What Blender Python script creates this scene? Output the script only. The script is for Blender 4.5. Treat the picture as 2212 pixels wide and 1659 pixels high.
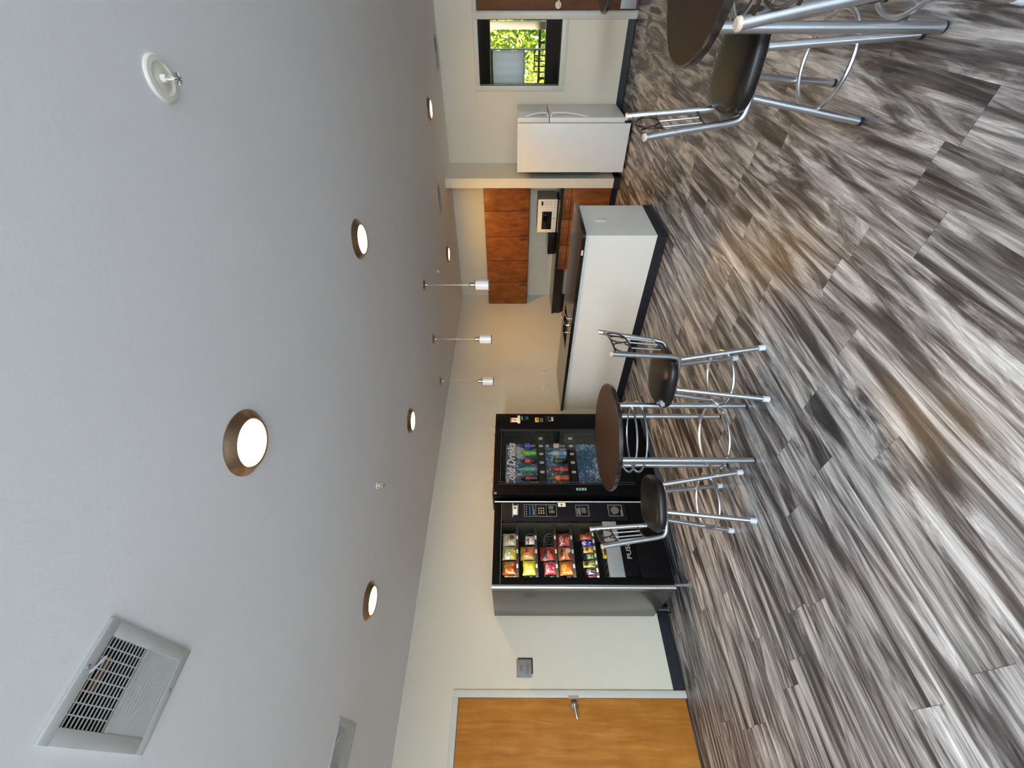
import bpy, bmesh, math, random
from mathutils import Vector, Matrix, noise as mnoise

random.seed(7)
for _o in list(bpy.data.objects):
    bpy.data.objects.remove(_o, do_unlink=True)
SC = bpy.context.scene
COL = SC.collection
PI = math.pi

# ------------------------------------------------------------------ camera
CAM_F = 899.71                       # focal length in pixels of the 2212 px long side
yaw, pitch, roll = 0.7974, 0.0030, 0.0014
Fv = Vector((math.cos(yaw) * math.cos(pitch), math.sin(yaw) * math.cos(pitch), math.sin(pitch)))
Rv = Fv.cross(Vector((0, 0, 1))).normalized()
Uv = Rv.cross(Fv)
R2 = Rv * math.cos(roll) + Uv * math.sin(roll)
U2 = -Rv * math.sin(roll) + Uv * math.cos(roll)
cd = bpy.data.cameras.new('camera')
cd.sensor_fit = 'HORIZONTAL'
cd.sensor_width = 36.0
cd.lens = CAM_F / 2212.0 * 36.0
cd.clip_start = 0.02
cam = bpy.data.objects.new('camera', cd)
COL.objects.link(cam)
X, Y, Z = -U2, R2, -Fv               # the phone was held on its side: image right is down
cam.matrix_world = Matrix(((X.x, Y.x, Z.x, 0), (X.y, Y.y, Z.y, 0), (X.z, Y.z, Z.z, 1.6), (0, 0, 0, 1)))
SC.camera = cam

# ------------------------------------------------------------------ world, sun, daylight, exposure
SC.view_settings.view_transform = 'Standard'
SC.view_settings.look = 'None'
SC.view_settings.gamma = 1.0
SC.view_settings.use_curve_mapping = False
SC.view_settings.exposure = -0.12

w = bpy.data.worlds.new('sky')
SC.world = w
w.use_nodes = True
bg = w.node_tree.nodes['Background']
bg.inputs['Color'].default_value = (0.80, 0.90, 1.0, 1)
bg.inputs['Strength'].default_value = 1.6

sd = bpy.data.lights.new('sun', 'SUN')
sd.energy = 22.0
sd.angle = 0.02
sd.color = (1.0, 0.95, 0.85)
sun = bpy.data.objects.new('sun', sd)
COL.objects.link(sun)
sun.rotation_euler = Vector((0.30, -0.75, -0.95)).to_track_quat('-Z', 'Y').to_euler()


def area_light(name, loc, direction, sx, sy, energy, color, parent=None):
    d = bpy.data.lights.new(name, 'AREA')
    d.shape = 'RECTANGLE'
    d.size, d.size_y = sx, sy
    d.energy = energy
    d.color = color
    o = bpy.data.objects.new(name, d)
    COL.objects.link(o)
    o.location = loc
    o.rotation_euler = Vector(direction).to_track_quat('-Z', 'Y').to_euler()
    if parent:
        o.parent = parent
    return o


# daylight entering the big windows of the wall behind the camera (openings are built below)
WIN_X = -2.6
for _y, _e in ((0.10, 560), (-2.35, 1250)):
    area_light('sky_light', (WIN_X - 1.0, _y, 2.95), (1, 0.12, -0.85), 2.3, 1.9, _e, (0.70, 0.865, 1.0))
    area_light('ground_bounce', (WIN_X - 0.9, _y, 0.15), (1, 0, 0.75), 2.3, 1.2, 14, (0.80, 0.90, 1.0))
area_light('sky_light', (0.6, -4.6, 2.7), (0, 1, -0.80), 3.2, 1.6, 40, (0.66, 0.84, 1.0))

# ------------------------------------------------------------------ room numbers
D1 = 4.767      # left wall plane (y)
D2 = 7.186      # right wall plane (x)
H = 2.622       # ceiling height


# ------------------------------------------------------------------ mesh builder
class MB:
    def __init__(self):
        self.bm = bmesh.new()
        self.mi = 0

    def _done(self, faces):
        for f in faces:
            f.material_index = self.mi

    def box(self, x0, x1, y0, y1, z0, z1, bev=0.0, seg=2):
        if x0 > x1: x0, x1 = x1, x0
        if y0 > y1: y0, y1 = y1, y0
        if z0 > z1: z0, z1 = z1, z0
        b = self.bm
        v = [b.verts.new((x, y, z)) for z in (z0, z1) for y in (y0, y1) for x in (x0, x1)]
        idx = ((0, 2, 3, 1), (4, 5, 7, 6), (0, 1, 5, 4), (2, 6, 7, 3), (0, 4, 6, 2), (1, 3, 7, 5))
        fs = [b.faces.new([v[i] for i in q]) for q in idx]
        self._done(fs)
        if bev > 0:
            es = list({e for f in fs for e in f.edges})
            bmesh.ops.bevel(b, geom=es, offset=bev, segments=seg, affect='EDGES', profile=0.5, clamp_overlap=True, material=self.mi)
        return self

    def tube(self, pts, r, seg=10, closed=False, caps=True):
        b = self.bm
        pts = [Vector(p) for p in pts]
        n = len(pts)
        rr = r if isinstance(r, (list, tuple)) else [r] * n
        tang = []
        for i in range(n):
            if closed:
                t = pts[(i + 1) % n] - pts[i - 1]
            else:
                t = pts[min(i + 1, n - 1)] - pts[max(i - 1, 0)]
            tang.append(t.normalized())
        t0 = tang[0]
        nv = t0.orthogonal().normalized()
        rings = []
        for i in range(n):
            t = tang[i]
            nv = (nv - t * nv.dot(t))
            if nv.length < 1e-6:
                nv = t.orthogonal()
            nv.normalize()
            bv = t.cross(nv)
            rings.append([b.verts.new(pts[i] + (nv * math.cos(2 * PI * k / seg) + bv * math.sin(2 * PI * k / seg)) * rr[i]) for k in range(seg)])
        fs = []
        last = n if closed else n - 1
        for i in range(last):
            A, B = rings[i], rings[(i + 1) % n]
            off = 0
            if closed and i == n - 1:      # match twist
                best = min(range(seg), key=lambda s: (A[0].co - B[s].co).length)
                off = best
            for k in range(seg):
                fs.append(b.faces.new((A[k], A[(k + 1) % seg], B[(k + 1 + off) % seg], B[(k + off) % seg])))
        if caps and not closed:
            fs.append(b.faces.new(list(reversed(rings[0]))))
            fs.append(b.faces.new(rings[-1]))
        self._done(fs)
        return self

    def ring(self, c, R, r, axis='z', seg=48, ts=8, sx=1.0, sy=1.0, rot=None):
        pts = []
        for k in range(seg):
            a = 2 * PI * k / seg
            p = Vector((R * math.cos(a) * sx, R * math.sin(a) * sy, 0))
            if axis == 'x':
                p = Vector((0, p.x, p.y))
            elif axis == 'y':
                p = Vector((p.x, 0, p.y))
            if rot is not None:
                p = rot @ p
            pts.append(Vector(c) + p)
        return self.tube(pts, r, ts, closed=True)

    def lathe(self, prof, c=(0, 0, 0), seg=32, axis='z', caps=True):
        b = self.bm
        c = Vector(c)
        rings = []
        for (r, z) in prof:
            if r < 1e-6:
                p = {'z': (0, 0, z), 'y': (0, z, 0), 'x': (z, 0, 0)}[axis]
                rings.append([b.verts.new(c + Vector(p))])
            else:
                ring = []
                for k in range(seg):
                    a = 2 * PI * k / seg
                    u, v = r * math.cos(a), r * math.sin(a)
                    p = {'z': (u, v, z), 'y': (v, z, u), 'x': (z, u, v)}[axis]
                    ring.append(b.verts.new(c + Vector(p)))
                rings.append(ring)
        fs = []
        for A, B in zip(rings, rings[1:]):
            if len(A) == 1 and len(B) == 1:
                continue
            for k in range(seg):
                k2 = (k + 1) % seg
                if len(A) == 1:
                    fs.append(b.faces.new((A[0], B[k2], B[k])))
                elif len(B) == 1:
                    fs.append(b.faces.new((A[k], A[k2], B[0])))
                else:
                    fs.append(b.faces.new((A[k], A[k2], B[k2], B[k])))
        for R_ in (rings[0], rings[-1]):
            if caps and len(R_) > 1:
                fs.append(b.faces.new(R_))
        bmesh.ops.recalc_face_normals(b, faces=fs)
        self._done(fs)
        return self

    def cyl(self, p0, p1, r0, r1=None, seg=20):
        r1 = r0 if r1 is None else r1
        return self.tube([p0, p1], [r0, r1], seg)

    def prism(self, poly, plane, a, b_):
        """poly: 2-D outline; plane 'xy','xz','yz'; extruded from a to b_ along the third axis"""
        b = self.bm

        def P(u, v, t):
            return {'xy': (u, v, t), 'xz': (u, t, v), 'yz': (t, u, v)}[plane]
        A = [b.verts.new(P(u, v, a)) for u, v in poly]
        B = [b.verts.new(P(u, v, b_)) for u, v in poly]
        n = len(poly)
        fs = [b.faces.new(A), b.faces.new(list(reversed(B)))]
        for k in range(n):
            fs.append(b.faces.new((A[k], B[k], B[(k + 1) % n], A[(k + 1) % n])))
        bmesh.ops.recalc_face_normals(b, faces=fs)
        self._done(fs)
        return self

    def sphere(self, c, r, seg=16, sx=1, sy=1, sz=1):
        n = seg // 2
        prof = [(r * math.sin(PI * i / n), -r * math.cos(PI * i / n)) for i in range(n + 1)]
        prof[0] = (0, -r)
        prof[-1] = (0, r)
        k0 = len(self.bm.verts)
        self.lathe(prof, (0, 0, 0), seg)
        self.bm.verts.ensure_lookup_table()
        for v in self.bm.verts[k0:]:
            v.co = Vector((v.co.x * sx + c[0], v.co.y * sy + c[1], v.co.z * sz + c[2]))
        return self

    def quad(self, a, b_, c, d):
        f = self.bm.faces.new([self.bm.verts.new(p) for p in (a, b_, c, d)])
        self._done([f])
        return self


def build(name, mb, mats, parent=None, origin=None, smooth=True, angle=35):
    me = bpy.data.meshes.new(name)
    if origin is not None:
        o_ = Vector(origin)
        for v in mb.bm.verts:
            v.co -= o_
    mb.bm.to_mesh(me)
    mb.bm.free()
    if not isinstance(mats, (list, tuple)):
        mats = [mats]
    for m in mats:
        me.materials.append(m)
    if smooth:
        me.shade_smooth()
        me.set_sharp_from_angle(angle=math.radians(angle))
    o = bpy.data.objects.new(name, me)
    COL.objects.link(o)
    if parent is not None:
        o.parent = parent
    elif origin is not None:
        o.location = origin
    return o


def tag(o, label, cat, group=None):
    o['label'] = label
    o['category'] = cat
    if group:
        o['group'] = group
    return o


def thing(name, label, cat, loc, rz=0.0, group=None):
    o = bpy.data.objects.new(name, None)
    o.empty_display_size = 0.1
    COL.objects.link(o)
    o.location = loc
    o.rotation_euler = (0, 0, rz)
    return tag(o, label, cat, group)


def part(name, mb, mats, parent, label=None, **k):
    """a part given in world coordinates for an unrotated parent (or sub-part of an identity part)"""
    root = parent
    while root.parent is not None:
        root = root.parent
    o = build(name, mb, mats, parent, root.location, **k)
    if label:
        o['label'] = label
    return o


def lpart(name, mb, mats, parent, label=None, **k):
    """a part given in its parent's own coordinates"""
    o = build(name, mb, mats, parent, None, **k)
    if label:
        o['label'] = label
    return o


def single(name, mb, mats, label, cat, loc, group=None, **k):
    return tag(build(name, mb, mats, None, loc, **k), label, cat, group)


def struct(name, mb, mats, **k):
    o = build(name, mb, mats, None, (0, 0, 0), **k)
    o['kind'] = 'structure'
    return o


def struct_root(name, loc):
    o = bpy.data.objects.new(name, None)
    COL.objects.link(o)
    o.location = loc
    o['kind'] = 'structure'
    return o


def text(name, s, size, mat, loc, rot, parent, extrude=0.001, shear=0.0, align='CENTER', sx=1.0, offset=0.0):
    cu = bpy.data.curves.new(name, 'FONT')
    cu.body = s
    cu.size = size
    cu.extrude = extrude
    cu.shear = shear
    cu.offset = offset
    cu.align_x = align
    cu.align_y = 'CENTER'
    cu.resolution_u = 3
    tmp = bpy.data.objects.new(name + '_tmp', cu)
    COL.objects.link(tmp)
    dg = bpy.context.evaluated_depsgraph_get()
    me = bpy.data.meshes.new_from_object(tmp.evaluated_get(dg))
    bpy.data.objects.remove(tmp)
    me.name = name
    me.materials.clear()
    me.materials.append(mat)
    root = parent
    while root.parent is not None:
        root = root.parent
    M = Matrix.Translation(Vector(loc) - root.location) @ rot.to_4x4() @ Matrix.Diagonal((sx, 1, 1, 1))
    me.transform(M)
    o = bpy.data.objects.new(name, me)
    COL.objects.link(o)
    o.parent = parent
    return o


ROT_LEFT = Matrix.Rotation(PI / 2, 3, 'X')                                  # reads on a wall facing -y
ROT_RIGHT = Matrix.Rotation(-PI / 2, 3, 'Z') @ Matrix.Rotation(PI / 2, 3, 'X')  # reads on a wall facing -x


# ------------------------------------------------------------------ materials
def new_mat(name):
    m = bpy.data.materials.new(name)
    m.use_nodes = True
    nt = m.node_tree
    return m, nt, nt.nodes['Principled BSDF']


def N(nt, typ, **props):
    n = nt.nodes.new(typ)
    for k, v in props.items():
        setattr(n, k, v)
    return n


def math_n(nt, op, a, b=None, c=None):
    n = N(nt, 'ShaderNodeMath', operation=op)
    for i, v in enumerate((a, b, c)):
        if v is None:
            continue
        if isinstance(v, (int, float)):
            n.inputs[i].default_value = v
        else:
            nt.links.new(v, n.inputs[i])
    return n.outputs[0]


def ramp(nt, fac, stops):
    r = N(nt, 'ShaderNodeValToRGB')
    el = r.color_ramp.elements
    while len(el) < len(stops):
        el.new(0.5)
    for e, (p, c) in zip(el, stops):
        e.position = p
        e.color = (*c, 1) if len(c) == 3 else c
    nt.links.new(fac, r.inputs[0])
    return r.outputs[0]


def plain(name, col, rough=0.5, metal=0.0, var=0.06, vscale=8.0, bump=0.0, bscale=60.0, coat=0.0, emit=None, estr=0.0, spec=0.5):
    """a procedural paint / metal / plastic: colour with faint noise variation, optional fine bump"""
    m, nt, p = new_mat(name)
    tc = N(nt, 'ShaderNodeTexCoord')
    nz = N(nt, 'ShaderNodeTexNoise')
    nz.inputs['Scale'].default_value = vscale
    nz.inputs['Detail'].default_value = 4
    nt.links.new(tc.outputs['Object'], nz.inputs['Vector'])
    lo = tuple(max(0, c * (1 - var)) for c in col)
    hi = tuple(min(1, c * (1 + var)) for c in col)
    c = ramp(nt, nz.outputs['Fac'], [(0.3, lo), (0.7, hi)])
    nt.links.new(c, p.inputs['Base Color'])
    p.inputs['Roughness'].default_value = rough
    p.inputs['Metallic'].default_value = metal
    p.inputs['Specular IOR Level'].default_value = spec
    p.inputs['Coat Weight'].default_value = coat
    if bump:
        nb = N(nt, 'ShaderNodeTexNoise')
        nb.inputs['Scale'].default_value = bscale
        nb.inputs['Detail'].default_value = 2
        nt.links.new(tc.outputs['Object'], nb.inputs['Vector'])
        b = N(nt, 'ShaderNodeBump')
        b.inputs['Strength'].default_value = bump
        b.inputs['Distance'].default_value = 0.01
        nt.links.new(nb.outputs['Fac'], b.inputs['Height'])
        nt.links.new(b.outputs[0], p.inputs['Normal'])
    if emit:
        p.inputs['Emission Color'].default_value = (*emit, 1)
        p.inputs['Emission Strength'].default_value = estr
    return m


def wood(name, stops, axis='z', stretch=14.0, scale=3.0, rough=0.4, dist=0.6, coat=0.0):
    m, nt, p = new_mat(name)
    tc = N(nt, 'ShaderNodeTexCoord')
    mp = N(nt, 'ShaderNodeMapping')
    s = [stretch, stretch, stretch]
    s['xyz'.index(axis)] = 1.0
    mp.inputs['Scale'].default_value = s
    nt.links.new(tc.outputs['Object'], mp.inputs['Vector'])
    nz = N(nt, 'ShaderNodeTexNoise')
    nz.inputs['Scale'].default_value = scale
    nz.inputs['Detail'].default_value = 6
    nz.inputs['Distortion'].default_value = dist
    nt.links.new(mp.outputs[0], nz.inputs['Vector'])
    n2 = N(nt, 'ShaderNodeTexNoise')
    n2.inputs['Scale'].default_value = 5
    n2.inputs['Detail'].default_value = 3
    nt.links.new(tc.outputs['Object'], n2.inputs['Vector'])
    f = math_n(nt, 'ADD', math_n(nt, 'MULTIPLY', nz.outputs['Fac'], 0.65), math_n(nt, 'MULTIPLY', n2.outputs['Fac'], 0.35))
    nt.links.new(ramp(nt, f, stops), p.inputs['Base Color'])
    p.inputs['Roughness'].default_value = rough
    p.inputs['Specular IOR Level'].default_value = 0.22
    p.inputs['Coat Weight'].default_value = coat
    return m


def floor_mat():
    m, nt, p = new_mat('vinyl_plank_floor')
    L = nt.links
    W_, LEN = 0.182, 1.22
    g = N(nt, 'ShaderNodeNewGeometry')
    sp = N(nt, 'ShaderNodeSeparateXYZ')
    L.new(g.outputs['Position'], sp.inputs[0])
    x, y = sp.outputs[0], sp.outputs[1]
    v = math_n(nt, 'DIVIDE', math_n(nt, 'ADD', y, 0.069 + 1.82), W_)
    row = math_n(nt, 'FLOOR', v)
    wn1 = N(nt, 'ShaderNodeTexWhiteNoise', noise_dimensions='1D')
    L.new(row, wn1.inputs['W'])
    u = math_n(nt, 'DIVIDE', math_n(nt, 'ADD', x, math_n(nt, 'MULTIPLY', wn1.outputs['Value'], 7.0)), LEN)
    col = math_n(nt, 'FLOOR', u)
    cx = N(nt, 'ShaderNodeCombineXYZ')
    L.new(col, cx.inputs[0]); L.new(row, cx.inputs[1])
    wn = N(nt, 'ShaderNodeTexWhiteNoise', noise_dimensions='3D')
    L.new(cx.outputs[0], wn.inputs['Vector'])
    sc = N(nt, 'ShaderNodeSeparateColor')
    L.new(wn.outputs['Color'], sc.inputs[0])
    r1, r2, r3 = sc.outputs[0], sc.outputs[1], sc.outputs[2]
    # main figure: long soft bands that wander
    gx = math_n(nt, 'ADD', math_n(nt, 'MULTIPLY', x, 0.85), math_n(nt, 'MULTIPLY', r1, 40.0))
    gy = math_n(nt, 'ADD', math_n(nt, 'MULTIPLY', y, 7.0), math_n(nt, 'MULTIPLY', r2, 25.0))
    cv = N(nt, 'ShaderNodeCombineXYZ')
    L.new(gx, cv.inputs[0]); L.new(gy, cv.inputs[1]); L.new(math_n(nt, 'MULTIPLY', r3, 12.0), cv.inputs[2])
    n1 = N(nt, 'ShaderNodeTexNoise')
    n1.inputs['Scale'].default_value = 1.25
    n1.inputs['Detail'].default_value = 7
    n1.inputs['Roughness'].default_value = 0.60
    n1.inputs['Distortion'].default_value = 1.5
    L.new(cv.outputs[0], n1.inputs['Vector'])
    # cathedral rings
    n3 = N(nt, 'ShaderNodeMath', operation='SINE')
    L.new(math_n(nt, 'MULTIPLY', n1.outputs['Fac'], 95.0), n3.inputs[0])
    # fine pores
    cf = N(nt, 'ShaderNodeCombineXYZ')
    L.new(math_n(nt, 'ADD', math_n(nt, 'MULTIPLY', x, 5.0), math_n(nt, 'MULTIPLY', r2, 30.0)), cf.inputs[0])
    L.new(math_n(nt, 'MULTIPLY', y, 130.0), cf.inputs[1])
    n2 = N(nt, 'ShaderNodeTexNoise')
    n2.inputs['Scale'].default_value = 1.0
    n2.inputs['Detail'].default_value = 4
    L.new(cf.outputs[0], n2.inputs['Vector'])
    cg = N(nt, 'ShaderNodeCombineXYZ')
    L.new(math_n(nt, 'ADD', math_n(nt, 'MULTIPLY', x, 1.6), math_n(nt, 'MULTIPLY', r1, 17.0)), cg.inputs[0])
    L.new(math_n(nt, 'ADD', math_n(nt, 'MULTIPLY', y, 34.0), math_n(nt, 'MULTIPLY', r3, 19.0)), cg.inputs[1])
    n4 = N(nt, 'ShaderNodeTexNoise')
    n4.inputs['Scale'].default_value = 1.0
    n4.inputs['Detail'].default_value = 6
    n4.inputs['Roughness'].default_value = 0.7
    n4.inputs['Distortion'].default_value = 0.5
    L.new(cg.outputs[0], n4.inputs['Vector'])
    fig = math_n(nt, 'ADD', math_n(nt, 'MULTIPLY', n1.outputs['Fac'], 0.74), math_n(nt, 'MULTIPLY', n4.outputs['Fac'], 0.26))
    base = ramp(nt, fig, [(0.375, (0.032, 0.027, 0.028)), (0.445, (0.078, 0.068, 0.067)), (0.495, (0.192, 0.173, 0.167)), (0.54, (0.345, 0.318, 0.305)), (0.62, (0.56, 0.53, 0.515))])
    tone = math_n(nt, 'ADD', math_n(nt, 'MULTIPLY', r1, 0.40), 0.80)
    fine = math_n(nt, 'ADD', math_n(nt, 'MULTIPLY', n2.outputs['Fac'], 1.5), 0.25)
    rings = math_n(nt, 'ADD', math_n(nt, 'MULTIPLY', n3.outputs[0], 0.10), 1.0)
    k = math_n(nt, 'MULTIPLY', math_n(nt, 'MULTIPLY', tone, fine), rings)
    fv = math_n(nt, 'FRACT', v); fu = math_n(nt, 'FRACT', u)
    seam = math_n(nt, 'MAXIMUM', math_n(nt, 'LESS_THAN', fv, 0.009), math_n(nt, 'LESS_THAN', fu, 0.0018))
    k2 = math_n(nt, 'MULTIPLY', k, math_n(nt, 'SUBTRACT', 1.0, math_n(nt, 'MULTIPLY', seam, 0.6)))
    mx = N(nt, 'ShaderNodeMix', data_type='RGBA', blend_type='MULTIPLY')
    mx.inputs['Factor'].default_value = 1.0
    L.new(base, mx.inputs['A'])
    cc = N(nt, 'ShaderNodeCombineColor')
    for i in range(3):
        L.new(k2, cc.inputs[i])
    L.new(cc.outputs[0], mx.inputs['B'])
    L.new(mx.outputs['Result'], p.inputs['Base Color'])
    rg = math_n(nt, 'ADD', math_n(nt, 'MULTIPLY', n2.outputs['Fac'], 0.22), 0.26)
    L.new(rg, p.inputs['Roughness'])
    b = N(nt, 'ShaderNodeBump')
    b.inputs['Strength'].default_value = 0.12
    b.inputs['Distance'].default_value = 0.004
    L.new(n2.outputs['Fac'], b.inputs['Height'])
    L.new(b.outputs[0], p.inputs['Normal'])
    return m


def granite_mat():
    m, nt, p = new_mat('black_granite')
    tc = N(nt, 'ShaderNodeTexCoord')
    vo = N(nt, 'ShaderNodeTexVoronoi')
    vo.inputs['Scale'].default_value = 170
    nt.links.new(tc.outputs['Object'], vo.inputs['Vector'])
    nz = N(nt, 'ShaderNodeTexNoise')
    nz.inputs['Scale'].default_value = 60
    nt.links.new(tc.outputs['Object'], nz.inputs['Vector'])
    f = math_n(nt, 'MULTIPLY', vo.outputs['Color'], nz.outputs['Fac'])
    nt.links.new(ramp(nt, f, [(0.0, (0.008, 0.008, 0.008)), (0.45, (0.012, 0.011, 0.010)), (0.62, (0.10, 0.09, 0.07)), (0.8, (0.2, 0.19, 0.16))]), p.inputs['Base Color'])
    p.inputs['Roughness'].default_value = 0.13
    return m


def glass_mat(name, tint=(1, 1, 1), refl=0.5, ior=1.45):
    """thin pane: clear transmission mixed with a mirror reflection that grows at grazing angles"""
    m = bpy.data.materials.new(name)
    m.use_nodes = True
    nt = m.node_tree
    nt.nodes.clear()
    out = N(nt, 'ShaderNodeOutputMaterial')
    tr = N(nt, 'ShaderNodeBsdfTransparent')
    tr.inputs[0].default_value = (*tint, 1)
    gl = N(nt, 'ShaderNodeBsdfGlossy')
    gl.inputs['Roughness'].default_value = 0.02
    fr = N(nt, 'ShaderNodeFresnel')
    fr.inputs[0].default_value = ior
    mx = N(nt, 'ShaderNodeMixShader')
    f = math_n(nt, 'MULTIPLY', fr.outputs[0], refl)
    nt.links.new(f, mx.inputs[0])
    nt.links.new(tr.outputs[0], mx.inputs[1])
    nt.links.new(gl.outputs[0], mx.inputs[2])
    nt.links.new(mx.outputs[0], out.inputs[0])
    return m


def bag_mat(name, base, blob, spot, band=None, seed=0):
    """printed snack wrapper: base colour, a tilted emblem patch, a product picture and a lower band"""
    m, nt, p = new_mat(name)
    L = nt.links
    tc = N(nt, 'ShaderNodeTexCoord')
    sp = N(nt, 'ShaderNodeSeparateXYZ')
    L.new(tc.outputs['Generated'], sp.inputs[0])
    gx, gz = sp.outputs[0], sp.outputs[2]
    nz = N(nt, 'ShaderNodeTexNoise')
    nz.inputs['Scale'].default_value = 4
    L.new(tc.outputs['Generated'], nz.inputs['Vector'])
    wob = math_n(nt, 'MULTIPLY', math_n(nt, 'SUBTRACT', nz.outputs['Fac'], 0.5), 0.25)

    def ell(cx, cz, rx, rz):
        a = math_n(nt, 'POWER', math_n(nt, 'DIVIDE', math_n(nt, 'SUBTRACT', math_n(nt, 'ADD', gx, wob), cx), rx), 2)
        a2 = math_n(nt, 'POWER', math_n(nt, 'DIVIDE', math_n(nt, 'SUBTRACT', math_n(nt, 'ADD', gz, wob), cz), rz), 2)
        return math_n(nt, 'LESS_THAN', math_n(nt, 'ADD', a, a2), 1.0)

    def mix(fac, A, B):
        n = N(nt, 'ShaderNodeMix', data_type='RGBA')
        L.new(fac, n.inputs['Factor'])
        for s, v in (('A', A), ('B', B)):
            if isinstance(v, tuple):
                n.inputs[s].default_value = (*v, 1)
            else:
                L.new(v, n.inputs[s])
        return n.outputs['Result']
    rnd = random.Random(seed + 3)
    nz.inputs['Scale'].default_value = rnd.uniform(2.5, 6)
    c = base
    # lower band of the print
    if band:
        c = mix(math_n(nt, 'LESS_THAN', math_n(nt, 'ADD', gz, wob), 0.27), c, band)
    bx_, bz_ = rnd.uniform(0.30, 0.62), rnd.uniform(0.56, 0.76)
    sx_, sz_ = rnd.uniform(0.35, 0.78), rnd.uniform(0.22, 0.44)
    dark = tuple(v * 0.25 for v in blob)
    c = mix(ell(bx_, bz_, rnd.uniform(0.26, 0.42), rnd.uniform(0.11, 0.18)), c, blob)
    c = mix(ell(bx_ + 0.04, bz_ - 0.02, 0.17, 0.035), c, dark)
    c = mix(ell(sx_, sz_, rnd.uniform(0.17, 0.27), rnd.uniform(0.13, 0.2)), c, spot)
    c = mix(ell(1 - sx_, sz_ * 0.7, 0.10, 0.07), c, blob)
    if not isinstance(c, tuple):
        L.new(c, p.inputs['Base Color'])
    p.inputs['Roughness'].default_value = 0.28
    p.inputs['Coat Weight'].default_value = 0.3
    return m


M = {}
M['floor'] = floor_mat()
M['wall'] = plain('cream_wall_paint', (0.74, 0.685, 0.565), 0.6, var=0.02, vscale=2, bump=0.10, bscale=90)
M['bar'] = plain('pale_bar_paint', (0.76, 0.745, 0.69), 0.6, var=0.02, vscale=2, bump=0.10, bscale=90)
M['ceil'] = plain('ceiling_paint', (0.78, 0.785, 0.80), 0.8, var=0.015, vscale=1.5, bump=0.05, bscale=70)
M['trim'] = plain('off_white_trim', (0.66, 0.64, 0.57), 0.4, var=0.02)
M['base'] = plain('black_vinyl_base', (0.012, 0.014, 0.020), 0.40, var=0.2, vscale=12, spec=0.3)
M['oak'] = wood('honey_oak_door', [(0.30, (0.36, 0.125, 0.018)), (0.5, (0.48, 0.185, 0.030)), (0.72, (0.60, 0.28, 0.055))], 'z', 9, 2.4, 0.38)
M['redoor'] = wood('red_brown_door', [(0.3, (0.10, 0.042, 0.022)), (0.6, (0.17, 0.075, 0.040))], 'z', 10, 2.5, 0.4)
M['maple'] = wood('stained_maple', [(0.32, (0.13, 0.036, 0.010)), (0.5, (0.22, 0.070, 0.020)), (0.7, (0.32, 0.118, 0.036))], 'z', 3.5, 2.2, 0.36, dist=1.4)
M['maple_dark'] = wood('stained_maple_carcass', [(0.3, (0.05, 0.012, 0.006)), (0.7, (0.09, 0.026, 0.010))], 'z', 4, 2.2, 0.45)
M['granite'] = granite_mat()
M['blackc'] = plain('black_laminate', (0.010, 0.010, 0.011), 0.16, var=0.2)
M['chrome'] = plain('brushed_silver_tube', (0.62, 0.645, 0.68), 0.30, 1.0, var=0.04, vscale=20)
M['steel'] = plain('polished_steel', (0.62, 0.61, 0.60), 0.16, 1.0, var=0.03)
M['nickel'] = plain('brushed_nickel', (0.50, 0.43, 0.35), 0.30, 1.0, var=0.06)
M['bronze'] = plain('brushed_bronze_trim', (0.42, 0.30, 0.20), 0.30, 1.0, var=0.08)
M['darkrod'] = plain('dark_bronze_rod', (0.11, 0.085, 0.07), 0.3, 0.9, var=0.1)
M['cap'] = plain('tan_plastic_cap', (0.55, 0.43, 0.33), 0.45)
M['foot'] = plain('pale_foot_cap', (0.55, 0.58, 0.62), 0.4)
M['leather'] = plain('black_leatherette', (0.010, 0.0075, 0.0065), 0.36, var=0.25, vscale=30, bump=0.10, bscale=260, spec=0.34)
M['foam'] = plain('exposed_foam', (0.40, 0.39, 0.38), 0.9, var=0.25, vscale=60)
M['tabletop'] = plain('brown_table_laminate', (0.034, 0.0135, 0.0095), 0.40, var=0.08, bump=0.03, bscale=300, spec=0.16)
M['tedge'] = plain('worn_dark_edge', (0.045, 0.038, 0.033), 0.22, 0.5, var=0.7, vscale=25)
M['white'] = plain('white_enamel', (0.80, 0.78, 0.74), 0.35, var=0.01, bump=0.03, bscale=250)
M['whitep'] = plain('white_plastic', (0.78, 0.75, 0.68), 0.4, var=0.02)
M['black'] = plain('black_plastic', (0.005, 0.005, 0.006), 0.36, var=0.15, spec=0.25)
M['blackg'] = plain('black_gloss', (0.004, 0.004, 0.004), 0.08, var=0.1)
M['vend'] = plain('black_powder_coat', (0.0045, 0.0045, 0.005), 0.42, var=0.2, vscale=30, bump=0.03, bscale=300, spec=0.07)
M['vside'] = plain('dark_grey_steel_side', (0.050, 0.046, 0.040), 0.24, 0.0, var=0.10, vscale=3, spec=0.9)
M['panel'] = plain('charcoal_control_panel', (0.007, 0.007, 0.010), 0.45, var=0.1, spec=0.25)
M['alu'] = plain('extruded_aluminium', (0.70, 0.72, 0.78), 0.25, 1.0, var=0.03)
M['greyp'] = plain('grey_steel_panel', (0.30, 0.32, 0.33), 0.4, 0.2)
M['grey'] = plain('mid_grey_plastic', (0.20, 0.20, 0.205), 0.5)
M['lgrey'] = plain('light_grey_paint', (0.46, 0.47, 0.46), 0.45)
M['lens'] = plain('lit_lens', (1, 0.9, 0.7), 0.5, emit=(1.0, 0.78, 0.46), estr=9.0)
M['shade'] = plain('opal_glass_shade', (0.86, 0.87, 0.88), 0.25, var=0.01, emit=(1.0, 0.95, 0.9), estr=0.10)
M['glass'] = glass_mat('clear_pane', refl=0.45)
M['vglass'] = glass_mat('vending_pane', refl=0.45)
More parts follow.
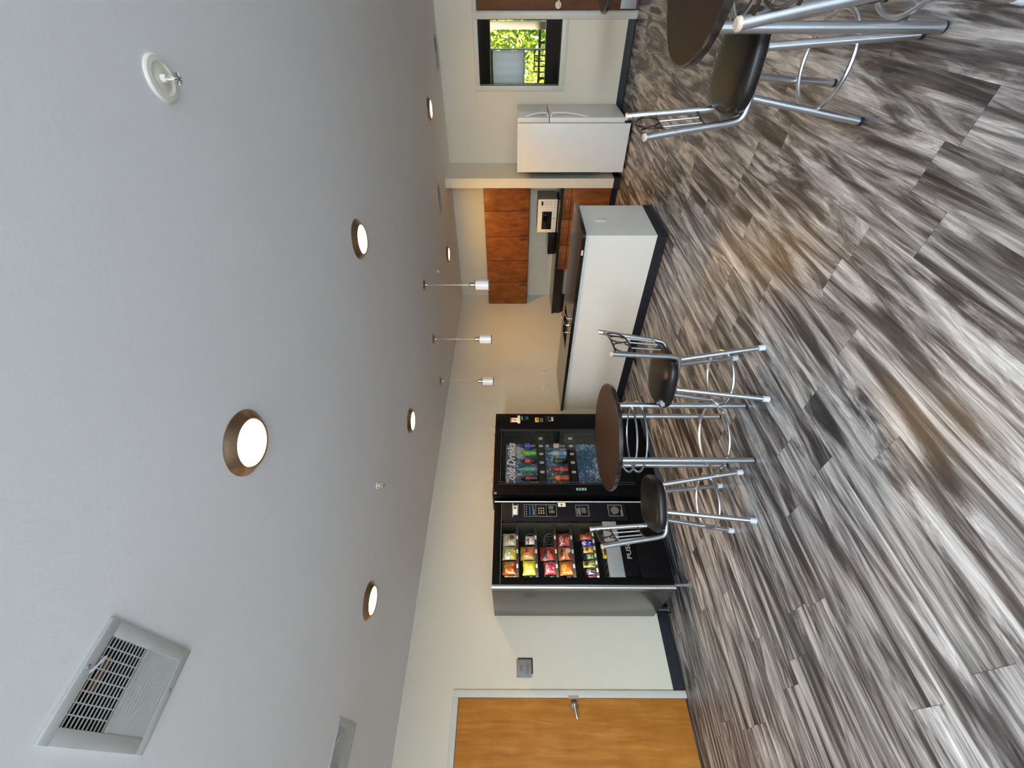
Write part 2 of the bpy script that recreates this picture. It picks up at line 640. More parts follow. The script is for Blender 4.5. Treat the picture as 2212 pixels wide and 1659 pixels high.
M['red'] = plain('red_plastic', (0.42, 0.03, 0.02), 0.35)
M['orange'] = plain('orange_label', (0.62, 0.14, 0.03), 0.5)
M['yellow'] = plain('yellow_label', (0.75, 0.55, 0.05), 0.5)
M['green'] = plain('green_label', (0.10, 0.45, 0.07), 0.4)
M['blue'] = plain('blue_label', (0.03, 0.08, 0.42), 0.4)
M['cyan'] = plain('cyan_sticker', (0.35, 0.62, 0.62), 0.5)
M['cream'] = plain('cream_print', (0.70, 0.62, 0.48), 0.5, emit=(0.70, 0.62, 0.48), estr=0.25)
M['rust'] = plain('rust_outline', (0.25, 0.05, 0.02), 0.5)
M['tagw'] = plain('white_price_tag', (0.72, 0.72, 0.60), 0.5)
M['ink'] = plain('dark_ink', (0.02, 0.02, 0.022), 0.6)
M['card'] = plain('brown_cardboard', (0.33, 0.22, 0.13), 0.8, var=0.2, vscale=20)
M['screen'] = plain('blue_display', (0.01, 0.03, 0.10), 0.2, emit=(0.02, 0.07, 0.25), estr=0.6)
M['signp'] = plain('grey_sign_plate', (0.27, 0.26, 0.255), 0.45)
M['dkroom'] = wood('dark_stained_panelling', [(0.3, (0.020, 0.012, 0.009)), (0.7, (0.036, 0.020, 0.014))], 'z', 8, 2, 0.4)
M['shadecloth'] = plain('grey_roller_shade', (0.40, 0.40, 0.42), 0.8, var=0.05)
_m = M['shadecloth']
_nt = _m.node_tree
_tl = _nt.nodes.new('ShaderNodeBsdfTranslucent')
_tl.inputs[0].default_value = (0.66, 0.67, 0.76, 1)
_mx = _nt.nodes.new('ShaderNodeMixShader')
_mx.inputs[0].default_value = 0.85
_nt.links.new(_nt.nodes['Principled BSDF'].outputs[0], _mx.inputs[1])
_nt.links.new(_tl.outputs[0], _mx.inputs[2])
_nt.links.new(_mx.outputs[0], _nt.nodes['Material Output'].inputs[0])
M['post'] = plain('tan_painted_post', (0.62, 0.52, 0.36), 0.6)
M['leaf'] = plain('leaf_green', (0.38, 0.48, 0.035), 0.5, var=0.4, vscale=3)
M['bark'] = plain('bark_brown', (0.10, 0.07, 0.05), 0.9, var=0.3)
M['grass'] = plain('lawn_green', (0.12, 0.24, 0.04), 0.9, var=0.4, vscale=4)
M['concrete'] = plain('pale_concrete', (0.42, 0.41, 0.39), 0.9, var=0.1)
M['duct'] = plain('dark_duct', (0.015, 0.015, 0.016), 0.9)


def ice_mat():
    m, nt, p = new_mat('icy_water_print')
    L = nt.links
    tc = N(nt, 'ShaderNodeTexCoord')
    nz = N(nt, 'ShaderNodeTexNoise')
    nz.inputs['Scale'].default_value = 15
    nz.inputs['Detail'].default_value = 6
    nz.inputs['Distortion'].default_value = 2.5
    L.new(tc.outputs['Object'], nz.inputs['Vector'])
    n2 = N(nt, 'ShaderNodeTexNoise')
    n2.inputs['Scale'].default_value = 3.2
    n2.inputs['Detail'].default_value = 2
    L.new(tc.outputs['Object'], n2.inputs['Vector'])
    f = math_n(nt, 'ADD', math_n(nt, 'MULTIPLY', nz.outputs['Fac'], 0.8), math_n(nt, 'MULTIPLY', math_n(nt, 'SUBTRACT', n2.outputs['Fac'], 0.5), 0.75))
    c = ramp(nt, f, [(0.26, (0.006, 0.035, 0.055)), (0.38, (0.015, 0.060, 0.10)), (0.46, (0.06, 0.10, 0.17)), (0.53, (0.36, 0.36, 0.32)), (0.60, (0.10, 0.13, 0.19)), (0.68, (0.45, 0.44, 0.38)), (0.76, (0.14, 0.17, 0.24))])
    L.new(c, p.inputs['Base Color'])
    L.new(c, p.inputs['Emission Color'])
    p.inputs['Emission Strength'].default_value = 0.35      # the drink display is a backlit sign
    p.inputs['Roughness'].default_value = 0.4
    return m


M['ice'] = ice_mat()

# ================================================================== SETTING
mb = MB().box(WIN_X - 0.2, 7.30, -3.8, 4.95, -0.10, 0.0)
struct('floor', mb, M['floor'], smooth=False)
VENTS = [((0.065, 0.312, 1.169, 1.524), 'large white ceiling register nearest the camera, half open to a dark duct', True),
         ((0.058, 0.305, 3.122, 3.472), 'grey ceiling register close to the wall above the wood door', True),
         ((6.770, 7.043, 0.690, 1.039), 'white ceiling register above the interior window', False),
         ((5.665, 5.912, 2.125, 2.490), 'ceiling register beside the wing wall, in front of the kitchen', False)]
VMX, VMY = 0.034, 0.030


def vent_hole(x0, x1, y0, y1):
    return x0 + VMX, x1 - VMX, y0 + VMY, (y0 + y1) / 2 - 0.006


holes = [vent_hole(*v[0]) for v in VENTS]
gx = sorted({WIN_X - 0.2, 7.30} | {h_[0] for h_ in holes} | {h_[1] for h_ in holes})
gy = sorted({-3.8, 4.95} | {h_[2] for h_ in holes} | {h_[3] for h_ in holes})
mb = MB()
gv = {}
for xa in gx:
    for ya in gy:
        gv[(xa, ya)] = mb.bm.verts.new((xa, ya, H))
for i in range(len(gx) - 1):
    for j in range(len(gy) - 1):
        cx, cy = (gx[i] + gx[i + 1]) / 2, (gy[j] + gy[j + 1]) / 2
        if not any(h_[0] < cx < h_[1] and h_[2] < cy < h_[3] for h_ in holes):
            mb.bm.faces.new((gv[(gx[i], gy[j])], gv[(gx[i], gy[j + 1])], gv[(gx[i + 1], gy[j + 1])], gv[(gx[i + 1], gy[j])]))
mb.box(WIN_X - 0.2, 7.30, -3.8, 4.95, H + 0.14, H + 0.20)
struct('ceiling', mb, M['ceil'], smooth=False)

# left wall with the toilet door opening
DX0, DX1, DZ = -0.365, 0.612, 2.100
mb = MB().box(WIN_X - 0.15, DX0 - 0.03, D1, D1 + 0.13, 0, H).box(DX1 + 0.03, 7.30, D1, D1 + 0.13, 0, H).box(DX0 - 0.03, DX1 + 0.03, D1, D1 + 0.13, DZ + 0.03, H)
struct('wall_left', mb, M['wall'], smooth=False)
mb = MB().box(DX0 - 0.3, DX1 + 0.3, D1 + 0.131, D1 + 0.16, 0, H)
struct('wall_behind_door', mb, M['ink'], smooth=False)

# right wall with window and door openings
WY0, WY1, WZ0, WZ1 = 0.557, 1.290, 0.950, 2.085
EY0, EY1, EZ = -0.46, 0.500, 2.090
mb = MB()
mb.box(D2, 7.30, WY1, 4.95, 0, H)
mb.box(D2, 7.30, EY1, WY1, WZ1, H).box(D2, 7.30, WY0 - 0.03, WY1, 0, WZ0)
mb.box(D2, 7.30, EY0, EY1, EZ, H).box(D2, 7.30, -3.8, EY0, 0, H)
struct('wall_right', mb, M['wall'], smooth=False)
# wing wall between fridge and kitchen
mb = MB().box(6.508, D2, 2.296, 2.433, 0, H)
struct('wall_wing', mb, M['wall'], smooth=False)
# walls behind the camera with big windows
W2 = ((-1.10, 1.30), (-3.45, -1.30))
mb = MB()
xa, xb = WIN_X - 0.15, WIN_X
mb.box(xa, xb, 1.30, 4.95, 0, H).box(xa, xb, -1.30, -1.10, 0, H).box(xa, xb, -3.8, -3.45, 0, H)
for a, b in W2:
    mb.box(xa, xb, a, b, 2.55, H).box(xa, xb, a, b, 0, 0.06)
struct('wall_window_side', mb, M['wall'], smooth=False)
mb = MB().box(xa, -1.05, -3.8, -3.62, 0, H).box(2.25, 7.30, -3.8, -3.62, 0, H).box(-1.05, 2.25, -3.8, -3.62, 2.5, H).box(-1.05, 2.25, -3.8, -3.62, 0, 0.3)
struct('wall_back', mb, M['wall'], smooth=False)
for n, (a, b) in enumerate(W2):
    mb = MB()
    for yy in (a, (a + b) / 2 - 0.02, b - 0.04):
        mb.box(WIN_X - 0.08, WIN_X - 0.02, yy, yy + 0.04, 0.06, 2.55)
    mb.box(WIN_X - 0.08, WIN_X - 0.02, a, b, 0.06, 0.10).box(WIN_X - 0.08, WIN_X - 0.02, a, b, 2.51, 2.55)
    struct('window_%d' % (n + 2), mb, M['trim'], smooth=False)
mb = MB()
for xx in (-1.05, 0.02, 1.12, 2.21):
    mb.box(xx, xx + 0.04, -3.69, -3.63, 0.3, 2.5)
mb.box(-1.05, 2.25, -3.69, -3.63, 0.3, 0.34).box(-1.05, 2.25, -3.69, -3.63, 2.46, 2.5)
struct('window_4', mb, M['trim'], smooth=False)

# half wall of the breakfast bar
PX0, PX1, PY0 = 4.129, 4.880, 2.020
mb = MB().box(PX0, PX1, PY0, D1, 0, 0.85)
struct('wall_half_bar', mb, M['bar'], smooth=False)


def base_profile(mb, p0, p1, out, h=0.105):
    """cove base strip from p0 to p1 along a wall, projecting towards `out` (2-D unit vectors)"""
    prof = [(0.0005, 0.0), (0.020, 0.0), (0.020, 0.003), (0.011, 0.008), (0.006, 0.018), (0.005, h - 0.003), (0.003, h), (0.0005, h)]
    A = [mb.bm.verts.new((p0[0] + out[0] * d, p0[1] + out[1] * d, z)) for d, z in prof]
    B = [mb.bm.verts.new((p1[0] + out[0] * d, p1[1] + out[1] * d, z)) for d, z in prof]
    n = len(prof)
    fs = [mb.bm.faces.new(A), mb.bm.faces.new(list(reversed(B)))]
    for k in range(n):
        fs.append(mb.bm.faces.new((A[k], B[k], B[(k + 1) % n], A[(k + 1) % n])))
    bmesh.ops.recalc_face_normals(mb.bm, faces=fs)


mb = MB()
base_profile(mb, (0.671, D1), (4.10, D1), (0, -1))
base_profile(mb, (WIN_X, D1), (DX0 - 0.06, D1), (0, -1))
struct('baseboard_left', mb, M['base'])
mb = MB()
base_profile(mb, (D2, 0.558), (D2, 2.296), (-1, 0))
base_profile(mb, (D2, -3.6), (D2, EY0 - 0.06), (-1, 0))
struct('baseboard_right', mb, M['base'])
mb = MB()
base_profile(mb, (6.488, 2.296), (D2, 2.296), (0, -1))
base_profile(mb, (6.508, 2.276), (6.508, 2.453), (-1, 0))
base_profile(mb, (6.488, 2.433), (6.56, 2.433), (0, 1))
struct('baseboard_wing', mb, M['base'])
mb = MB()
base_profile(mb, (PX0, PY0 - 0.02), (PX0, D1), (-1, 0), 0.102)
base_profile(mb, (PX0 - 0.02, PY0), (PX1, PY0), (0, -1), 0.102)
struct('baseboard_bar', mb, M['base'])

# door to the toilet
d1 = struct_root('door_1', (DX1, D1, 0))
mb = MB()
fw = 0.057
mb.box(DX1, DX1 + fw, D1 - 0.018, D1 + 0.125, 0, DZ + 0.052, 0.003)
mb.box(DX0 - fw, DX0, D1 - 0.018, D1 + 0.125, 0, DZ + 0.052, 0.003)
mb.box(DX0, DX1, D1 - 0.018, D1 + 0.125, DZ, DZ + 0.052, 0.003)
part('door_frame', mb, M['trim'], d1)
mb = MB().box(DX0 + 0.003, DX1 - 0.003, D1 - 0.002, D1 + 0.042, 0.012, DZ - 0.003, 0.002)
part('door_panel', mb, M['oak'], d1)
mb = MB().lathe([(0.0, -0.030), (0.018, -0.030), (0.026, -0.026), (0.038, -0.014), (0.043, -0.006), (0.043, 0.0)], (0.556, D1 - 0.002, 1.040), 28, 'y')
hd = part('door_handle', mb, M['steel'], d1)
mb = MB().cyl((0.556, D1 - 0.028, 1.040), (0.556, D1 - 0.062, 1.040), 0.011)
mb.tube([(0.560, D1 - 0.056, 1.041), (0.535, D1 - 0.060, 1.041), (0.50, D1 - 0.060, 1.038), (0.465, D1 - 0.055, 1.030), (0.447, D1 - 0.050, 1.024)], [0.017, 0.015, 0.012, 0.012, 0.008], 12)
part('lever', mb, M['steel'], hd)
mb = MB().box(0.607, 0.628, D1 - 0.0205, D1 - 0.0175, 0.995, 1.092).box(0.604, 0.612, D1 - 0.0215, D1 - 0.010, 0.995, 1.092)
part('strike_plate', mb, M['nickel'], d1)

# door beside the window, right wall
d2 = struct_root('door_2', (D2, EY1, 0))
mb = MB()
mb.box(D2 - 0.016, D2 + 0.115, 0.492, 0.562, 0, 2.140, 0.003)
mb.box(D2 - 0.016, D2 + 0.115, EY0 - 0.057, EY0, 0, 2.140, 0.003)
mb.box(D2 - 0.016, D2 + 0.115, EY0, 0.492, 2.083, 2.140, 0.003)
part('door_frame', mb, M['trim'], d2)
mb = MB().box(D2 - 0.022, D2 + 0.02, 0.478, 0.4915, 0.0, 2.083)
part('gasket', mb, M['lgrey'], d2)
mb = MB().box(D2 + 0.043, D2 + 0.060, 0.455, 0.4915, 0.0, 2.083).box(D2 + 0.043, D2 + 0.060, EY0, 0.455, 2.055, 2.083).box(D2 + 0.043, D2 + 0.060, EY0, EY0 + 0.03, 0.0, 2.055)
part('door_stop', mb, M['trim'], d2)
mb = MB().box(D2 - 0.004, D2 + 0.042, EY0 + 0.003, 0.474, 0.012, 2.078, 0.002)
part('door_panel', mb, M['redoor'], d2)
mb = MB().box(D2 - 0.007, D2 - 0.004, EY0 + 0.03, 0.462, 0.036, 0.234, 0.0008)
for yy in (EY0 + 0.05, 0.447):
    for zz in (0.052, 0.218):
        mb.lathe([(0.0, -0.0015), (0.004, 0.0)], (D2 - 0.0085, yy, zz), 8, 'x')
part('kick_plate', mb, plain('satin_kick_plate', (0.55, 0.60, 0.66), 0.35, 0.6), d2)
mb = MB().lathe([(0.0, -0.014), (0.030, -0.014), (0.038, -0.008), (0.040, 0.0)], (D2 - 0.004, 0.425, 1.031), 28, 'x')
hd2 = part('door_handle', mb, M['whitep'], d2)
mb = MB().cyl((D2 - 0.012, 0.425, 1.031), (D2 - 0.055, 0.425, 1.031), 0.011)
mb.tube([(D2 - 0.052, 0.430, 1.031), (D2 - 0.058, 0.40, 1.031), (D2 - 0.058, 0.34, 1.028), (D2 - 0.052, 0.305, 1.022)], [0.012, 0.011, 0.009, 0.006], 12)
part('lever', mb, M['whitep'], hd2)

# window in the right wall
w1 = struct_root('window_1', (D2, 0.95, WZ0))
mb = MB()
a0, a1, b0, b1 = 0.557, 1.343, 0.884, 2.142
mb.box(D2 - 0.016, D2 + 0.03, 1.276, a1, b0, b1, 0.003)
mb.box(D2 - 0.016, D2 + 0.03, 0.5625, 1.276, 2.079, b1, 0.003)
mb.box(D2 - 0.016, D2 + 0.03, 0.5625, 1.276, b0, 0.962, 0.003)
mb.box(D2 + 0.03, D2 + 0.115, 1.280, 1.290, b0 + .07, 2.085).box(D2 + 0.03, D2 + 0.115, 0.558, 1.29, 2.080, 2.085).box(D2 + 0.03, D2 + 0.115, 0.558, 1.29, 0.950, 0.960)
part('window_frame', mb, M['trim'], w1)
mb = MB().box(D2 + 0.012, D2 + 0.026, 0.5628, 0.570, 0.962, 2.079).box(D2 + 0.012, D2 + 0.026, 1.270, 1.276, 0.962, 2.079).box(D2 + 0.012, D2 + 0.026, 0.57, 1.27, 2.073, 2.079).box(D2 + 0.012, D2 + 0.026, 0.57, 1.27, 0.962, 0.970)
part('glazing_bead', mb, M['base'], w1)
mb = MB().box(D2 + 0.036, D2 + 0.042, 0.5635, 1.279, 0.961, 2.0795)
part('window_pane', mb, M['glass'], w1, smooth=False)

# ------------------------------------------------------------------ the room seen through the window, and outdoors
FX = 9.80
struct('floor_beyond', MB().box(7.301, 10.1, -1.2, 3.6, -0.1, 0.0), M['concrete'], smooth=False)
struct('ceiling_beyond', MB().box(7.301, 10.1, -1.2, 3.6, 2.62, 2.72), M['dkroom'], smooth=False)
mb = MB().box(7.301, 10.1, -1.3, -1.2, 0, 2.62).box(7.301, 10.1, 3.6, 3.7, 0, 2.62)
struct('wall_beyond_sides', mb, M['dkroom'], smooth=False)
# far wall: big opening to the right, low slit to the left under a shade
mb = MB()
mb.box(FX, FX + 0.1, -1.2, 3.6, 0, 1.010).box(FX, FX + 0.1, -1.2, 3.6, 2.040, 2.62)
mb.box(FX, FX + 0.1, 1.715, 3.6, 1.010, 2.040).box(FX, FX + 0.1, -1.2, -0.2, 1.010, 2.040)
struct('wall_beyond_far', mb, M['dkroom'], smooth=False)
mb = MB().box(FX - 0.01, FX + 0.06, 1.178, 1.198, 1.012, 2.038).box(FX - 0.01, FX + 0.06, 1.198, 1.71, 1.395, 1.415)
mb.box(FX - 0.01, FX + 0.06, -0.2, 1.178, 1.012, 1.024).box(FX - 0.01, FX + 0.06, -0.2, 1.178, 2.026, 2.038)
struct('window_5', mb, M['trim'], smooth=False)
t = thing('roller_shade', 'grey roller shade half lowered on the far window beyond the glass', 'window shade', (FX - 0.03, 1.455, 1.41))
mb = MB()
nn = 24
vs = []
for i in range(nn + 1):
    yy = 1.203 + (1.712 - 1.203) * i / nn
    xx = FX - 0.03 + 0.008 * math.sin(i * 0.9)
    vs.append((mb.bm.verts.new((xx, yy, 1.412)), mb.bm.verts.new((xx, yy, 1.992)), mb.bm.verts.new((xx + 0.004, yy, 1.412)), mb.bm.verts.new((xx + 0.004, yy, 1.992))))
for A, B in zip(vs, vs[1:]):
    mb.bm.faces.new((A[0], B[0], B[1], A[1])); mb.bm.faces.new((A[2], A[3], B[3], B[2]))
    mb.bm.faces.new((A[0], A[2], B[2], B[0])); mb.bm.faces.new((A[1], B[1], B[3], A[3]))
part('shade_cloth', mb, M['shadecloth'], t)
part('roller', MB().cyl((FX - 0.02, 1.20, 2.012), (FX - 0.02, 1.714, 2.012), 0.022), M['grey'], t)

struct('ground_outside', MB().box(10.1, 40, -20, 24, -0.35, -0.25), M['grass'], smooth=False)
struct('floor_deck', MB().box(10.1, 12.2, -3, 6, -0.25, -0.06), M['concrete'], smooth=False)
single('porch_post', MB().box(10.6, 10.72, 0.86, 0.98, -0.06, 3.0, 0.006), M['post'], 'tan square porch post standing outside the far window', 'post', (10.66, 0.92, -0.06))
single('porch_beam', MB().box(10.55, 10.75, -3.0, 0.855, 2.15, 2.3, 0.006), M['post'], 'pale horizontal porch beam outside the far window', 'beam', (10.65, -1.0, 2.15))
t = thing('deck_railing', 'dark metal deck railing outside beyond the far window', 'railing', (11.9, 1.4, -0.06))
mb = MB().box(11.88, 11.92, -1.0, 4.2, 1.00, 1.05)
part('top_rail', mb, M['black'], t)
part('bottom_rail', MB().box(11.88, 11.92, -1.0, 4.2, 0.80, 0.83), M['black'], t)
for yy in (-0.9, 0.2, 1.3, 1.95, 2.6, 4.1):
    part('railing_post', MB().box(11.88, 11.92, yy, yy + 0.045, -0.06, 1.0), M['black'], t)
t = thing('patio_chair', 'black metal patio chair on the deck outside the far window', 'chair', (10.9, 1.55, -0.06))
mb = MB().box(10.7, 11.1, 1.35, 1.75, 0.42, 0.45)
part('seat', mb, M['black'], t)
mb = MB()
for yy in (1.36, 1.46, 1.55, 1.64, 1.74):
    mb.tube([(11.08, yy, 0.45), (11.14, yy, 0.8), (11.18, yy, 1.16)], 0.012, 6)
mb.tube([(11.18, 1.35, 1.16), (11.18, 1.75, 1.16)], 0.014, 6)
part('backrest', mb, M['black'], t)
for xx in (10.72, 11.08):
    for yy in (1.37, 1.73):
        part('leg', MB().cyl((xx, yy, -0.06), (xx, yy, 0.42), 0.014), M['black'], t)


def foliage(name, label, c, rad, n, size, trunk=True):
    root = thing(name, label, 'tree' if trunk else 'shrub', (c[0], c[1], -0.25), group='greenery outside')
    mb = MB()
    rnd = random.Random(len(label) * 7 + n)
    for _ in range(n):
        while True:
            q = Vector((rnd.uniform(-1, 1), rnd.uniform(-1, 1), rnd.uniform(-1, 1)))
            if 0.35 < q.length < 1:
                break
        q = Vector((q.x * rad[0], q.y * rad[1], q.z * rad[2])) + Vector(c)
        a = Vector((rnd.uniform(-1, 1), rnd.uniform(-1, 1), rnd.uniform(-1, 1))).normalized()
        b = a.orthogonal().normalized()
        s = size * rnd.uniform(0.6, 1.3)
        mb.quad(q - a * s, q + b * s * 0.5, q + a * s, q - b * s * 0.5)
    part('leaves', mb, M['leaf'], root, smooth=False)
    if trunk:
        part('trunk', MB().tube([(c[0], c[1], -0.25), (c[0] + 0.05, c[1], c[2] * 0.6), (c[0], c[1], c[2])], [0.14, 0.1, 0.05], 8), M['bark'], root)


foliage('leafy_tree', 'bright green leafy tree outside at the right of the far window', (15.6, 1.15, 1.85), (1.0, 1.9, 1.5), 3200, 0.12)
foliage('low_hedge', 'low green hedge outside below the grey roller shade', (13.3, 3.2, 0.75), (0.7, 1.7, 0.8), 2000, 0.08, False)

# ================================================================== CEILING THINGS
LAMP_LABELS = [
    ((0.948, 1.293), 'largest recessed ceiling light with bronze trim, nearest the camera'),
    ((2.596, 1.297), 'recessed ceiling light above the foreground between the big light and kitchen'),
    ((0.963, 3.188), 'recessed ceiling light above the floor before the toilet sign'),
    ((2.622, 3.211), 'recessed ceiling light in front of the drink vending machine'),
    ((5.864, 1.275), 'recessed ceiling light near the refrigerator'),
    ((5.922, 3.198), 'recessed ceiling light over the kitchen cabinets'),
]
for (lx, ly), lab in LAMP_LABELS:
    t = thing('recessed_light', lab, 'ceiling light', (lx, ly, H), group='recessed ceiling lights')
    mb = MB().lathe([(0.127, 0.0), (0.127, -0.004), (0.121, -0.008), (0.098, -0.030), (0.094, -0.031), (0.090, -0.028), (0.090, -0.010), (0.0, -0.010)], (lx, ly, H), 48)
    part('trim_ring', mb, M['bronze'], t)
    part('lens', MB().lathe([(0.0, -0.0295), (0.060, -0.0285), (0.0895, -0.026), (0.0895, -0.012), (0.0, -0.012)], (lx, ly, H), 40), M['lens'], t, 'glowing frosted lens')
    d = bpy.data.lights.new('lamp_glow', 'AREA')
    d.shape = 'DISK'
    d.size = 0.17
    d.energy = {(0.948, 1.293): 3, (0.963, 3.188): 6, (2.622, 3.211): 24, (5.922, 3.198): 24, (5.864, 1.275): 6}.get((lx, ly), 3)
    d.color = (1.0, 0.53, 0.07) if lx > 4 else (1.0, 0.62, 0.26)
    o = bpy.data.objects.new('lamp_glow', d)
    COL.objects.link(o)
    o.parent = t
    o.location = (0, 0, -0.034)

PEND = [((4.114, 2.602), 'opal glass pendant over the bar, rightmost, against the wall cabinets'),
        ((4.117, 3.398), 'middle one of the three opal glass pendants over the bar'),
        ((4.108, 4.153), 'opal glass pendant over the bar, closest to the drink vending machine')]
for (lx, ly), lab in PEND:
    t = thing('pendant_lamp', lab, 'pendant lamp', (lx, ly, H), group='pendants over the bar')
    part('canopy', MB().lathe([(0.0, -0.050), (0.012, -0.048), (0.016, -0.022), (0.050, -0.016), (0.062, -0.006), (0.064, 0.0)], (lx, ly, H), 32), M['nickel'], t)
    part('rod', MB().cyl((lx, ly, H - 0.045), (lx, ly, 2.085), 0.0055, seg=10).cyl((lx, ly, 2.335), (lx, ly, 2.36), 0.008, seg=10), M['nickel'], t)
    part('socket', MB().lathe([(0.0, 2.10), (0.012, 2.10), (0.014, 2.092), (0.026, 2.088), (0.026, 2.045), (0.040, 2.040), (0.040, 2.032), (0.0, 2.032)], (lx, ly, 0), 24), M['nickel'], t)
    part('lamp_shade', MB().lathe([(0.0, 2.031), (0.054, 2.030), (0.057, 2.026), (0.057, 1.884), (0.054, 1.880), (0.050, 1.882), (0.050, 2.02), (0.0, 2.022)], (lx, ly, 0), 36), M['shade'], t, 'white opal glass cylinder')
    mb = MB().ring((lx, ly, 2.031), 0.060, 0.0035, seg=36).ring((lx, ly, 1.880), 0.060, 0.0035, seg=36)
    for k in range(3):
        a = 0.35 + k * 2 * PI / 3
        ux, uy = math.cos(a), math.sin(a)
        mb.tube([(lx + ux * 0.061, ly + uy * 0.061, 2.040), (lx + ux * 0.061, ly + uy * 0.061, 1.872)], 0.0032, 6)
        mb.tube([(lx + ux * 0.024, ly + uy * 0.024, 2.034), (lx + ux * 0.062, ly + uy * 0.062, 2.034)], 0.003, 6)
        mb.tube([(lx + ux * 0.061, ly + uy * 0.061, 1.874), (lx + ux * 0.046, ly + uy * 0.046, 1.874)], 0.003, 6)
    part('cage', mb, M['nickel'], t)


def sprinkler(x, y, lab, big=False):
    t = thing('sprinkler', lab, 'fire sprinkler', (x, y, H), group='ceiling sprinklers')
    R = 0.060 if big else 0.028
    part('escutcheon', MB().lathe([(R, 0.0), (R, -0.004), (R * 0.93, -0.008), (R * 0.70, -0.009), (R * 0.62, -0.004), (R * 0.55, -0.003), (R * 0.3, -0.006), (0.0, -0.006)], (x, y, H), 40), M['whitep'], t)
    mb = MB().cyl((x, y, H - 0.005), (x, y, H - 0.020), 0.012, 0.010, 12)
    for s in (-1, 1):
        mb.tube([(x + s * 0.011, y, H - 0.018), (x + s * 0.014, y, H - 0.030), (x + s * 0.003, y, H - 0.048)], 0.003, 6)
    mb.cyl((x - 0.014, y, H - 0.017), (x + 0.014, y, H - 0.017), 0.005, seg=8)
    part('frame_arms', mb, M['whitep'], t)
    part('bulb', MB().cyl((x, y, H - 0.022), (x, y, H - 0.045), 0.0022, seg=8), M['red'], t, 'red glass bulb')
    mb = MB().lathe([(0.0, -0.050), (0.006, -0.052), (0.007, -0.048), (0.0, -0.046)], (x, y, H), 12)
    for k in range(10):
        a = 2 * PI * k / 10
        mb.tube([(x + 0.005 * math.cos(a), y + 0.005 * math.sin(a), H - 0.050), (x + 0.016 * math.cos(a), y + 0.016 * math.sin(a), H - 0.050)], 0.0022, 5)
    part('deflector', mb, M['steel'], t)


sprinkler(1.472, 0.244, 'white sprinkler with wide round escutcheon, nearest the camera', True)
sprinkler(1.642, 2.774, 'small white sprinkler on the ceiling in front of the snack machine')
sprinkler(4.996, 2.955, 'small sprinkler on the ceiling behind the pendants')


def vent(x0, x1, y0, y1, lab, detail=True):
    """ceiling register: frame, open half with a grid over a dark duct (low y), closed louvre half (high y)"""
    t = thing('ceiling_vent', lab, 'air vent', ((x0 + x1) / 2, (y0 + y1) / 2, H), group='ceiling vents')
    mx_, my_, z0 = VMX, VMY, H - 0.010
    ym = (y0 + y1) / 2
    mb = MB()
    mb.box(x0, x1, y0, y0 + my_, z0, H, 0.002).box(x0, x1, y1 - my_, y1, z0, H, 0.002)
    mb.box(x0, x0 + mx_, y0 + my_, y1 - my_, z0, H, 0.002).box(x1 - mx_, x1, y0 + my_, y1 - my_, z0, H, 0.002)
    mb.box(x0 + mx_, x1 - mx_, ym - 0.006, ym + 0.006, z0, H - 0.002)
    part('frame', mb, M['lgrey'], t)
    oy0, oy1, cy0, cy1 = y0 + my_, ym - 0.006, ym + 0.006, y1 - my_
    hx0, hx1 = x0 + mx_, x1 - mx_
    dm = MB().box(hx0 - 0.002, hx0, oy0 - 0.002, oy1 + 0.002, H + 0.001, H + 0.13).box(hx1, hx1 + 0.002, oy0 - 0.002, oy1 + 0.002, H + 0.001, H + 0.13)
    dm.box(hx0, hx1, oy0 - 0.002, oy0, H + 0.001, H + 0.13).box(hx0, hx1, oy1, oy1 + 0.002, H + 0.001, H + 0.13).box(hx0, hx1, oy0, oy1, H + 0.128, H + 0.13)
    part('duct', dm, M['duct'], t)
    nf = 11
    mb = MB()
    for k in range(nf):
        yy = oy0 + (oy1 - oy0) * (k + 0.5) / nf
        mb.box(x0 + mx_, x1 - mx_, yy - 0.0009, yy + 0.0009, z0 + 0.001, z0 + 0.0042)
    part('louvre_fins', mb, M['lgrey'], t)
    mb = MB()
    for k in range(7):
        xx = x0 + mx_ + (x1 - x0 - 2 * mx_) * (k + 1) / 8
        mb.box(xx - 0.0014, xx + 0.0014, oy0, oy1, z0 + 0.003, z0 + 0.006)
    part('cross_bars', mb, M['lgrey'], t)
    mb = MB()
    ww = (cy1 - cy0) / nf
    for k in range(nf):
        yy = cy0 + ww * k
        v = [(yy, z0 + 0.006), (yy + ww * 1.02, z0 + 0.001), (yy + ww * 1.02, z0 + 0.0025), (yy, z0 + 0.0075)]
        mb.prism(v, 'yz', x0 + mx_, x1 - mx_)
    part('closed_louvres', mb, M['lgrey'], t)
    if detail:
        for yy in (y0 + 0.013, y1 - 0.013):
            part('screw', MB().lathe([(0.0, -0.002), (0.005, -0.001), (0.006, 0.0)], ((x0 + x1) / 2 + 0.02, yy, z0), 14), M['steel'], t)
        xc = (x0 + x1) / 2
        part('damper_lever', MB().tube([(xc + 0.01, y0 + 0.026, z0 + 0.002), (xc + 0.03, y0 + 0.026, z0 - 0.010), (xc + 0.045, y0 + 0.030, z0 - 0.012)], 0.003, 6), M['lgrey'], t)
        part('duct_tape', MB().box(xc - 0.015, xc + 0.055, y0 + 0.085, y0 + 0.104, H + 0.020, H + 0.024), plain('rust_duct_tape', (0.22, 0.08, 0.02), 0.7), t, 'rust orange strip inside the duct')


for dims, lab, det in VENTS:
    vent(*dims, lab, det)

